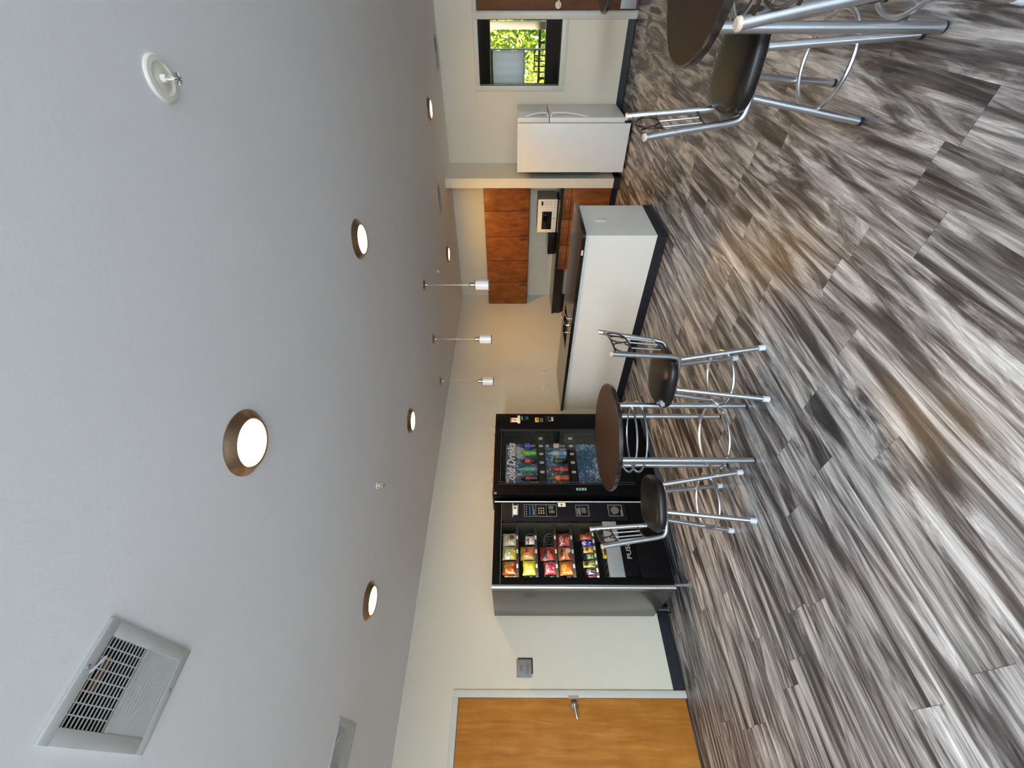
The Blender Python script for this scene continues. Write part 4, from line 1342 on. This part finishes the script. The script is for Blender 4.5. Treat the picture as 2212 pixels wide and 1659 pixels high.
BAGS = [  # row, x, width, height, thickness, base, blob, spot, band, label
    (0, 1.808, 0.128, 0.140, 0.050, (0.75, 0.68, 0.45), (0.78, 0.55, 0.10), (0.25, 0.10, 0.03), (0.70, 0.66, 0.50), 'white and yellow snack bag with brown picture, top tray, first from the control panel'),
    (0, 1.672, 0.132, 0.142, 0.055, (0.80, 0.62, 0.20), (0.85, 0.80, 0.60), (0.75, 0.58, 0.03), (0.85, 0.42, 0.02), 'yellow snack bag with round yellow chip picture on the top tray'),
    (0, 1.530, 0.130, 0.140, 0.055, (0.50, 0.09, 0.02), (0.72, 0.42, 0.02), (0.75, 0.25, 0.04), (0.32, 0.03, 0.02), 'red-orange snack bag with yellow emblem on the top tray'),
    (0, 1.420, 0.080, 0.120, 0.045, (0.72, 0.68, 0.42), (0.75, 0.55, 0.06), (0.70, 0.60, 0.30), None, 'cream and yellow bag at the far edge of the top tray'),
    (1, 1.803, 0.092, 0.098, 0.040, (0.76, 0.70, 0.66), (0.35, 0.05, 0.04), (0.72, 0.62, 0.58), None, 'small white bag with dark red emblem on the second tray'),
    (1, 1.670, 0.135, 0.150, 0.055, (0.42, 0.26, 0.03), (0.55, 0.07, 0.05), (0.55, 0.13, 0.07), (0.36, 0.22, 0.05), 'gold snack bag with red emblem, second tray'),
    (1, 1.530, 0.135, 0.130, 0.055, (0.74, 0.62, 0.02), (0.78, 0.60, 0.14), (0.70, 0.66, 0.05), (0.72, 0.58, 0.02), 'bright yellow snack bag on the second tray'),
    (2, 1.668, 0.135, 0.148, 0.055, (0.34, 0.014, 0.010), (0.05, 0.02, 0.02), (0.50, 0.12, 0.03), (0.40, 0.02, 0.02), 'dark red snack bag with black stripe on the third tray'),
    (2, 1.528, 0.115, 0.112, 0.050, (0.50, 0.03, 0.06), (0.70, 0.35, 0.30), (0.35, 0.03, 0.15), (0.55, 0.10, 0.04), 'small magenta and red bag on the third tray'),
    (3, 1.806, 0.130, 0.135, 0.050, (0.40, 0.015, 0.012), (0.62, 0.45, 0.38), (0.48, 0.13, 0.03), None, 'plain red cracker bag on the fourth tray, first from the control panel'),
    (3, 1.668, 0.130, 0.135, 0.050, (0.50, 0.15, 0.02), (0.10, 0.02, 0.02), (0.55, 0.50, 0.46), (0.48, 0.06, 0.03), 'orange snack bag with black and white emblem on the fourth tray'),
    (3, 1.528, 0.130, 0.130, 0.055, (0.55, 0.16, 0.015), (0.62, 0.36, 0.05), (0.48, 0.10, 0.04), (0.45, 0.08, 0.02), 'orange snack bag on the fourth tray, above the candy bars'),
    (3, 1.412, 0.085, 0.070, 0.040, (0.02, 0.14, 0.18), (0.55, 0.35, 0.08), (0.02, 0.12, 0.16), None, 'low teal packet at the far edge of the fourth tray'),
    (4, 1.838, 0.062, 0.120, 0.030, (0.58, 0.09, 0.01), (0.65, 0.18, 0.02), (0.10, 0.05, 0.02), None, 'orange candy packet on the fifth tray'),
    (4, 1.772, 0.060, 0.110, 0.024, (0.01, 0.03, 0.30), (0.55, 0.60, 0.70), (0.02, 0.03, 0.06), None, 'blue candy packet on the fifth tray'),
    (4, 1.705, 0.062, 0.100, 0.024, (0.68, 0.34, 0.03), (0.12, 0.05, 0.02), (0.70, 0.40, 0.03), None, 'yellow candy packet on the fifth tray'),
    (4, 1.640, 0.052, 0.075, 0.022, (0.10, 0.24, 0.07), (0.55, 0.55, 0.35), (0.12, 0.28, 0.08), None, 'green candy packet on the fifth tray'),
    (4, 1.565, 0.062, 0.120, 0.024, (0.40, 0.42, 0.08), (0.05, 0.04, 0.03), (0.50, 0.46, 0.16), None, 'yellow-green candy packet on the fifth tray'),
    (4, 1.497, 0.060, 0.095, 0.024, (0.06, 0.03, 0.07), (0.35, 0.22, 0.40), (0.22, 0.10, 0.04), None, 'dark purple candy packet on the fifth tray'),
    (4, 1.425, 0.060, 0.080, 0.024, (0.50, 0.18, 0.16), (0.60, 0.50, 0.45), (0.20, 0.06, 0.05), None, 'pink candy packet at the far end of the fifth tray'),
    (5, 1.838, 0.060, 0.110, 0.026, (0.02, 0.04, 0.14), (0.10, 0.25, 0.45), (0.02, 0.03, 0.08), None, 'navy candy packet on the bottom tray behind the stool back'),
    (5, 1.772, 0.062, 0.110, 0.026, (0.25, 0.02, 0.02), (0.50, 0.40, 0.35), (0.30, 0.03, 0.02), None, 'dark red candy packet on the bottom tray behind the stool back'),
    (5, 1.676, 0.115, 0.120, 0.030, (0.66, 0.46, 0.03), (0.08, 0.03, 0.02), (0.50, 0.06, 0.02), None, 'yellow candy bag with red and black print on the bottom tray'),
    (5, 1.425, 0.062, 0.090, 0.026, (0.28, 0.05, 0.04), (0.40, 0.32, 0.28), (0.16, 0.03, 0.02), None, 'dull red packet at the far end of the bottom tray'),
]
for k, (r_, x_, w_, h_, th, base, blob, spot, band, lab) in enumerate(BAGS):
    z_ = RAILS[r_] - 0.0015
    nm = 'snack_bag' if r_ < 4 else 'candy_packet'
    o = build(nm, bag_mesh(w_, h_, th, k + 11), bag_mat('wrapper_print_%s' % lab.split()[0].replace('-', '_'), base, blob, spot, band, k))
    o.location = (x_, 4.092 if r_ < 4 else 4.085, z_)
    o.rotation_euler = (-0.10, 0, random.uniform(-0.12, 0.12))
    tag(o, lab, 'snack', 'snacks in the vending machine')

# ================================================================== DRINK VENDING MACHINE
wx0, wx1, wy0, wy1, wz1 = 2.205, 3.305, 3.905, 4.735, 1.812
t = thing('drink_vending_machine', 'black cold drinks vending machine with icy blue display, beside the bar', 'vending machine', ((wx0 + wx1) / 2, 4.33, 0))
mb = MB()
mb.box(wx0 + 0.004, wx1 - 0.004, 4.075, wy1, 0.060, wz1 - 0.006, 0.006).box(wx0 + 0.02, wx1 - 0.02, 3.985, 4.70, 0.0, 0.060)
mb.box(wx0 + 0.004, 2.34, 3.972, 4.08, 0.060, wz1 - 0.006).box(3.06, wx1 - 0.004, 3.972, 4.08, 0.060, wz1 - 0.006)
mb.box(2.34, 3.06, 3.972, 4.08, 1.72, wz1 - 0.006).box(2.34, 3.06, 3.972, 4.08, 0.060, 0.52)
part('cabinet', mb, M['vend'], t)
part('kick_plate', MB().box(wx0 + 0.02, wx1 - 0.02, 3.976, 3.984, 0.0, 0.045), plain('slate_kick', (0.07, 0.085, 0.10), 0.4), t)
mb = MB()
mb.box(wx0, 2.345, wy0 + 0.004, 3.970, 0.065, wz1, 0.008).box(3.052, wx1, wy0, 3.970, 0.065, wz1, 0.006)
mb.box(2.345, 3.052, wy0 + 0.002, 3.970, 1.716, wz1, 0.004).box(2.345, 3.052, wy0 + 0.002, 3.970, 0.065, 0.535, 0.004)
part('door', mb, M['vend'], t)
mb = MB()
for xx, yy in ((2.327, wy0 - 0.001), (2.352, wy0 + 0.000), (3.040, wy0 + 0.000), (3.058, wy0 - 0.003)):
    mb.box(xx, xx + 0.004, yy, yy + 0.006, 0.30, 1.76)
mb.box(2.352, 3.044, wy0 - 0.001, wy0 + 0.004, 1.735, 1.739)
part('door_beading', mb, plain('dull_grey_bead', (0.06, 0.06, 0.065), 0.3), t)
mb = MB().box(2.345, 3.052, 4.062, 4.074, 0.53, 1.72)
part('display_back', mb, M['vend'], t)
ic = []
for (za, zc) in ((1.318, 1.685), (0.965, 1.240), (0.540, 0.885)):
    part('ice_poster', MB().box(2.372, 2.955, 4.055, 4.0615, za, zc), M['ice'], t, 'backlit print of icy blue water')
text('outline_lettering', 'Cold Drinks', 0.128, M['rust'], (2.672, 4.0535, 1.618), ROT_LEFT, t, 0.0005, shear=0.25, sx=0.92, offset=0.0062)
text('sign_lettering', 'Cold Drinks', 0.128, M['cream'], (2.672, 4.0525, 1.618), ROT_LEFT, t, 0.0005, shear=0.25, sx=0.92, offset=0.0022)
BOTX = [2.900, 2.795, 2.690, 2.580, 2.464]
for za in (1.277, 0.930):
    sh = part('selection_strip', MB().box(2.348, 3.050, 3.945, 4.060, za + 0.040, za + 0.050).box(2.348, 3.050, 3.945, 3.955, za - 0.045, za + 0.050, 0.002), M['black'], t)
    for bx_ in (2.962, 2.855, 2.745, 2.630, 2.508):
        text('zero_button', '0', 0.062, M['tagw'], (bx_ - 0.005, 3.9440, za), ROT_LEFT, sh, 0.001, offset=0.0012)
part('window_pane', MB().box(2.3455, 3.0515, wy0 + 0.012, wy0 + 0.016, 0.536, 1.7155), M['vglass'], t, smooth=False)
# payment column
py = wy0
c1 = part('card_reader', MB().box(3.150, 3.262, py - 0.018, py - 0.0005, 1.515, 1.548, 0.003), M['whitep'], t)
part('reader_label', MB().box(3.170, 3.232, py - 0.008, py - 0.0005, 1.549, 1.632, 0.001), M['cream'], t)
part('label_band', MB().box(3.172, 3.230, py - 0.0088, py - 0.008, 1.612, 1.630), M['orange'], t)
part('label_mark', MB().prism([(3.190, 1.565), (3.200, 1.565), (3.212, 1.600), (3.200, 1.600)], 'xz', py - 0.0088, py - 0.008), M['ink'], t)
sc1 = part('payment_screen', MB().box(3.175, 3.262, py - 0.006, py - 0.0005, 1.405, 1.505, 0.002), M['blackg'], t)
part('screen_bar', MB().box(3.200, 3.255, py - 0.0066, py - 0.006, 1.488, 1.502), M['green'], sc1)
part('screen_spot', MB().lathe([(0.0, -0.0008), (0.018, -0.0006), (0.018, 0.0)], (3.228, py - 0.006, 1.432), 18, 'y'), M['blue'], sc1)
part('yellow_label', MB().box(3.172, 3.240, py - 0.0016, py - 0.0005, 1.290, 1.336), M['yellow'], t)
part('yellow_label_print', MB().box(3.185, 3.230, py - 0.0022, py - 0.0016, 1.296, 1.302).prism([(3.195, 1.305), (3.225, 1.305), (3.212, 1.325)], 'xz', py - 0.0022, py - 0.0016), M['ink'], t)
mb = MB()
for k in range(4):
    mb.box(3.172, 3.235, py - 0.0035, py - 0.0005, 1.240 + k * 0.010, 1.245 + k * 0.010)
part('bill_slot', mb, M['grey'], t)
part('coin_mech', MB().box(3.170, 3.262, py - 0.0035, py - 0.0005, 1.105, 1.215, 0.002), M['blackg'], t)
part('red_mark', MB().box(3.225, 3.245, py - 0.005, py - 0.0035, 1.168, 1.182), M['red'], t)
part('coin_button', MB().lathe([(0.0, -0.005), (0.012, -0.004), (0.013, 0.0)], (3.190, py - 0.0035, 1.160), 16, 'y'), M['steel'], t)
part('coin_label', MB().box(3.185, 3.248, py - 0.0045, py - 0.0035, 1.118, 1.140), M['lgrey'], t)
part('door_sticker', MB().box(2.258, 2.284, wy0 + 0.002, wy0 + 0.004, 0.830, 0.935), M['cyan'], t)
part('sticker_print', MB().box(2.263, 2.279, wy0 + 0.0014, wy0 + 0.002, 0.842, 0.860).box(2.264, 2.278, wy0 + 0.0014, wy0 + 0.002, 0.872, 0.898).box(2.263, 2.279, wy0 + 0.0014, wy0 + 0.002, 0.906, 0.924), M['ink'], t)
part('corner_latch', MB().box(2.208, 2.232, wy0 - 0.004, wy0 + 0.004, 1.770, 1.800, 0.003), M['grey'], t)
for xx in (3.116, 3.005):
    an = part('antenna', MB().lathe([(0.007, 0.0), (0.007, 0.010), (0.0035, 0.016), (0.0030, 0.120), (0.0, 0.122)], (xx, 3.93, wz1 - 0.002), 10), M['card'], t)
    part('antenna_base', MB().lathe([(0.010, 0.0), (0.010, 0.009), (0.0, 0.011)], (xx, 3.93, wz1), 12), M['red'], an)
mb = MB()
n_ = 22
pts_t = []
for k in range(n_ + 1):
    xx = 2.26 + 0.74 * k / n_
    pts_t.append((xx, wz1 + 0.012 + 0.003 * math.sin(k * 2.1) + 0.002 * math.sin(k * 5.3)))
mb.prism([(2.26, wz1 + 0.001)] + pts_t + [(3.0, wz1 + 0.001)], 'xz', 3.935, 4.35)
single('cardboard_sheet', mb, M['card'], 'torn brown cardboard lying on top of the drink machine', 'cardboard', (2.63, 4.14, wz1 + 0.001))


def bottle(x, z0, h, r, liq, lab_c, cap_c, lab, kind='bottle', band=(0.38, 0.66)):
    t = thing('drink_can' if kind == 'can' else 'drink_bottle', lab, kind, (x, 4.012, z0), group='drinks in the display')
    if kind == 'can':
        prof = [(0.0, 0.003), (r * 0.78, 0.0), (r, 0.012), (r, h - 0.016), (r * 0.80, h), (r * 0.74, h - 0.003), (0.0, h - 0.004)]
    else:
        prof = [(0.0, 0.004), (r * 0.72, 0.0), (r, 0.012), (r, h * 0.30), (r * 0.95, h * 0.36), (r, h * 0.42), (r, h * 0.62), (r * 0.93, h * 0.68), (r * 0.55, h * 0.82), (r * 0.40, h * 0.88), (r * 0.38, h * 0.93), (0.0, h * 0.93)]
    part('body', MB().lathe(prof, (x, 4.012, z0), 24), liq, t)
    a, b = band
    part('label_wrap', MB().lathe([(r * 1.012, h * a), (r * 1.018, h * a + 0.002), (r * 1.018, h * b - 0.002), (r * 1.012, h * b), (r * 0.9, h * b), (r * 0.9, h * a)], (x, 4.012, z0), 24, caps=False), lab_c, t)
    if kind != 'can':
        part('cap', MB().lathe([(r * 0.44, h * 0.92), (r * 0.44, h * 0.995), (r * 0.40, h), (0.0, h)], (x, 4.012, z0), 16), cap_c, t)


def liquid(name, c, rough=0.08):
    return plain(name, c, rough, coat=0.5, var=0.05)


COLA = liquid('cola', (0.012, 0.006, 0.004))
lab_red = plain('red_wrap', (0.50, 0.03, 0.02), 0.3)
lab_green = plain('green_wrap', (0.03, 0.36, 0.07), 0.3)
bottle(2.900, 1.3275, 0.205, 0.032, COLA, plain('blue_red_wrap', (0.03, 0.06, 0.45), 0.3), M['blue'], 'cola bottle with blue label and blue cap')
bottle(2.795, 1.3275, 0.205, 0.032, liquid('lime_soda', (0.09, 0.32, 0.015)), plain('lime_wrap', (0.10, 0.40, 0.03), 0.3), M['green'], 'green soda bottle with green cap')
bottle(2.690, 1.3275, 0.205, 0.030, COLA, lab_red, M['red'], 'cola bottle with red label and red cap')
bottle(2.580, 1.3275, 0.205, 0.030, liquid('clear_soda', (0.16, 0.24, 0.27)), lab_green, M['green'], 'clear soda bottle with green label')
bottle(2.464, 1.3275, 0.205, 0.034, COLA, plain('maroon_wrap', (0.20, 0.035, 0.03), 0.3), M['red'], 'dark soda bottle with maroon label, leftmost of the upper row')
bottle(2.900, 0.9805, 0.225, 0.031, COLA, plain('silver_red_wrap', (0.55, 0.42, 0.40), 0.3), M['whitep'], 'dark soda bottle with pale label and white cap')
bottle(2.795, 0.9805, 0.225, 0.032, liquid('water', (0.33, 0.38, 0.40)), plain('water_wrap', (0.06, 0.24, 0.50), 0.3), plain('pale_green_cap', (0.10, 0.30, 0.20), 0.4), 'clear water bottle with blue label', band=(0.15, 0.42))
bottle(2.690, 0.9805, 0.165, 0.031, liquid('black_can', (0.008, 0.010, 0.008)), plain('black_green_wrap', (0.03, 0.10, 0.02), 0.3), None, 'tall black can with green mark', 'can', (0.68, 0.86))
bottle(2.580, 0.9805, 0.215, 0.036, liquid('red_drink', (0.26, 0.012, 0.010)), plain('clear_red_wrap', (0.33, 0.10, 0.09), 0.3), plain('orange_red_cap', (0.60, 0.12, 0.06), 0.4), 'red sports drink bottle with orange cap', band=(0.25, 0.45))
bottle(2.464, 0.9805, 0.215, 0.036, liquid('orange_drink', (0.45, 0.085, 0.010)), plain('orange_wrap', (0.58, 0.24, 0.05), 0.3), M['green'], 'orange drink bottle with green cap', band=(0.50, 0.68))

# ================================================================== TABLES AND STOOLS
def table(c, rz, lab):
    t = thing('bistro_table', lab, 'table', (c[0], c[1], 0), rz, 'round bistro tables')
    R = 0.382
    top = MB().lathe([(0.0, 0.9365), (R - 0.012, 0.9365), (R - 0.012, 0.906), (0.0, 0.906)], seg=72)
    lpart('tabletop', top, M['tabletop'], t)
    edge = MB().lathe([(R - 0.0125, 0.9370), (R - 0.004, 0.9365), (R, 0.932), (R + 0.001, 0.921), (R, 0.910), (R - 0.005, 0.905), (R - 0.0125, 0.905)], seg=72, caps=False)
    lpart('edge_band', edge, M['tedge'], t, 'worn dark edge band with bright chips')
    q = 0.186
    for sx in (-1, 1):
        for sy in (-1, 1):
            lg = lpart('leg', MB().cyl((sx * q, sy * q, 0.004), (sx * q, sy * q, 0.9055), 0.0195, seg=20), M['chrome'], t)
            lpart('foot_cap', MB().lathe([(0.0, 0.0), (0.017, 0.0), (0.0198, 0.004), (0.0198, 0.010), (0.0, 0.010)], (sx * q, sy * q, 0), 18), M['base'], lg)
    lpart('upper_ring', MB().ring((0, 0, 0.782), 0.250, 0.0075, seg=64), M['chrome'], t)
    lpart('upper_ring', MB().ring((0, 0, 0.715), 0.250, 0.0075, seg=64), M['chrome'], t)
    lpart('foot_ring', MB().ring((0, 0, 0.160), 0.226, 0.0090, seg=64), M['chrome'], t)
    lpart('top_bracket', MB().box(-q, q, -0.015, 0.015, 0.894, 0.9055).box(-0.015, 0.015, -q, q, 0.894, 0.9055), M['chrome'], t)
    return t


table((1.825, 2.408), math.radians(-28.5), 'round brown bistro table between two stools in front of the vending machines')
table((2.120, -0.065), math.radians(64.5), 'round brown bistro table in the foreground, cut by the edge of the picture')
table((4.215, -0.080), math.radians(10), 'small far round table in front of the red-brown door')


def smooth_path(pts, n=6):
    P = [Vector(p) for p in pts]
    out = []
    for i in range(len(P) - 1):
        p0, p1, p2, p3 = P[max(i - 1, 0)], P[i], P[i + 1], P[min(i + 2, len(P) - 1)]
        for k in range(n):
            s = k / n
            out.append(0.5 * ((2 * p1) + (p2 - p0) * s + (2 * p0 - 5 * p1 + 4 * p2 - p3) * s * s + (3 * p1 - p0 - 3 * p2 + p3) * s ** 3))
    out.append(P[-1])
    return out


def seat_mesh():
    mb = MB()
    b = mb.bm
    n = 56
    prof = [(0.0, 0.568), (0.70, 0.568), (0.90, 0.570), (0.965, 0.578), (1.0, 0.596), (0.995, 0.612), (0.955, 0.627), (0.86, 0.638), (0.70, 0.6445), (0.45, 0.648), (0.0, 0.650)]
    rings = []
    for s, z in prof:
        if s == 0.0:
            rings.append([b.verts.new((-0.005, 0, z))])
            continue
        ring = []
        for k in range(n):
            a = 2 * PI * k / n
            ca, sa = math.cos(a), math.sin(a)
            e = 2.0 / 3.0
            x = math.copysign(abs(ca) ** e, ca)
            y = math.copysign(abs(sa) ** e, sa)
            wd = 0.198 - 0.014 * x           # a little wider at the back
            ring.append(b.verts.new((-0.005 + x * 0.192 * s, y * wd * s, z)))
        rings.append(ring)
    for A, B in zip(rings, rings[1:]):
        for k in range(n):
            k2 = (k + 1) % n
            if len(A) == 1:
                b.faces.new((A[0], B[k2], B[k]))
            elif len(B) == 1:
                b.faces.new((A[k], A[k2], B[0]))
            else:
                b.faces.new((A[k], A[k2], B[k2], B[k]))
    return mb


def stool(c, base_deg, seat_deg, lab, dark_feet=False, torn=False):
    t = thing('bar_stool', lab, 'bar stool', (c[0], c[1], 0), math.radians(seat_deg), 'bar stools')
    rot = Matrix.Rotation(math.radians(base_deg - seat_deg), 3, 'Z')
    foot_m = M['base'] if dark_feet else M['foot']
    for sx in (-1, 1):
        for sy in (-1, 1):
            p1 = rot @ Vector((sx * 0.166, sy * 0.166, 0.004))
            p0 = rot @ Vector((sx * 0.096, sy * 0.096, 0.548))
            lg = lpart('leg', MB().tube([p1, p0], 0.0158, 18), M['chrome'], t)
            d_ = (p0 - p1).normalized()
            h_ = 0.012 if dark_feet else 0.034
            lpart('foot_cap', MB().tube([p1 - Vector((0, 0, 0.004)), p1 + d_ * h_], 0.0172 if dark_feet else 0.0192, 18), foot_m, lg)
    lpart('foot_ring', MB().ring((0, 0, 0.215), 0.180, 0.0095, seg=56), M['chrome'], t)
    mb = MB().lathe([(0.0, 0.535), (0.10, 0.535), (0.105, 0.540), (0.105, 0.552), (0.0, 0.552)], seg=28)
    for k in range(4):
        a = rot @ Vector((math.cos(PI / 4 + k * PI / 2), math.sin(PI / 4 + k * PI / 2), 0))
        mb.tube([a * 0.08 + Vector((0, 0, 0.543)), a * 0.142 + Vector((0, 0, 0.543))], 0.013, 10)
    lpart('swivel_plate', mb, M['chrome'], t)
    lpart('seat', seat_mesh(), M['leather'], t)
    posts = {}
    for s in (-1, 1):
        pts = smooth_path([(0.12, s * 0.098, 0.5585), (0.0, s * 0.112, 0.5585), (-0.13, s * 0.131, 0.5600), (-0.185, s * 0.139, 0.572), (-0.205, s * 0.145, 0.615), (-0.217, s * 0.161, 0.72), (-0.233, s * 0.183, 0.87), (-0.249, s * 0.205, 1.008)], 6)
        po = lpart('back_post', MB().tube(pts, 0.0158, 18), M['chrome'], t)
        tp = Vector((-0.2495, s * 0.2055, 1.012))
        ax = (Vector(pts[-1]) - Vector(pts[-2])).normalized()
        lpart('post_cap', MB().tube([tp - ax * 0.006, tp + ax * 0.003, tp + ax * 0.006], [0.0172, 0.0172, 0.013], 18), M['cap'], po)

    def post_at(z):
        f = (z - 0.615) / (1.008 - 0.615)
        return -0.205 - 0.044 * f, 0.145 + 0.060 * f

    def arc(z, bow, y_lim=None):
        px, pw = post_at(z)
        return [Vector((px - bow * (1 - (k / 10.0) ** 2), pw * k / 10.0, z)) for k in range(-10, 11)]
    for z_, bow in ((0.980, 0.028), (0.868, 0.028), (0.672, 0.030)):
        lpart('back_rail', MB().tube(arc(z_, bow), 0.0058, 8), M['darkrod'], t)
    for q in (-0.60, -0.20, 0.20, 0.60):
        def pt(z_, bow):
            px, pw = post_at(z_)
            return Vector((px - bow * (1 - q * q), pw * q, z_))
        lpart('spindle', MB().tube([pt(0.868, 0.028), pt(0.672, 0.030)], 0.0052, 8), M['chrome'], t)
    for q in (-0.62, 0.0, 0.62):
        px, pw = post_at(0.924)
        cx = px - 0.028 * (1 - q * q)
        slope = math.atan2(2 * 0.028 * q, pw)          # follow the bow of the rails
        r3 = Matrix.Rotation(-slope, 3, 'Z') @ Matrix.Rotation(math.radians(-6), 3, 'Y')
        lpart('back_ring', MB().ring((cx, pw * q, 0.924), 0.0555, 0.0050, axis='x', seg=36, ts=8, rot=r3), M['darkrod'], t)
    if torn:
        prof = [(0.80, 0.6412), (0.86, 0.638), (0.91, 0.6325), (0.955, 0.627), (0.98, 0.620), (0.997, 0.611)]
        rnd = random.Random(4)
        mb = MB()
        na = 12
        edge_lo = [rnd.uniform(0, 1.6) for _ in range(na + 1)]
        edge_hi = [rnd.uniform(0, 1.4) for _ in range(na + 1)]
        grid = []
        for i in range(na + 1):
            a = math.radians(40 + 24 * i / na)
            ca, sa = math.cos(a) ** (2 / 3), math.sin(a) ** (2 / 3)
            taper = 1.6 * abs(2 * i / na - 1) ** 2
            row = []
            for j in range(7):
                f = edge_lo[i] * 0.5 + taper * 0.8 + (5 - edge_lo[i] * 0.5 - edge_hi[i] * 0.5 - taper * 1.4) * j / 6
                f = min(max(f, 0), 4.999)
                k = int(f)
                q = f - k
                s_ = prof[k][0] * (1 - q) + prof[k + 1][0] * q
                z_ = prof[k][1] * (1 - q) + prof[k + 1][1] * q
                s_ *= 1.006
                row.append(mb.bm.verts.new((-0.005 + ca * 0.192 * s_, sa * (0.198 - 0.014 * ca) * s_, z_ + 0.0012)))
            grid.append(row)
        for i in range(na):
            for j in range(6):
                mb.bm.faces.new((grid[i][j], grid[i][j + 1], grid[i + 1][j + 1], grid[i + 1][j]))
        bmesh.ops.recalc_face_normals(mb.bm, faces=mb.bm.faces[:])
        lpart('torn_patch', mb, M['foam'], t, 'pale foam showing through a tear in the seat')
    return t


stool((1.478, 2.7135), -14.2, -40.4, 'black-seated silver bar stool with its back to the snack vending machine')
stool((1.989, 1.970), 144.0, 110.0, 'silver bar stool with a torn seat, facing the vending machines across the table', torn=True)
stool((2.320, 0.325), -105.8, -88.0, 'large silver bar stool in the foreground with its whole back and seat showing', dark_feet=True)
stool((1.660, -0.115), 16.0, -8.0, 'silver bar stool cut off by the picture edge, only a back post and foot showing')
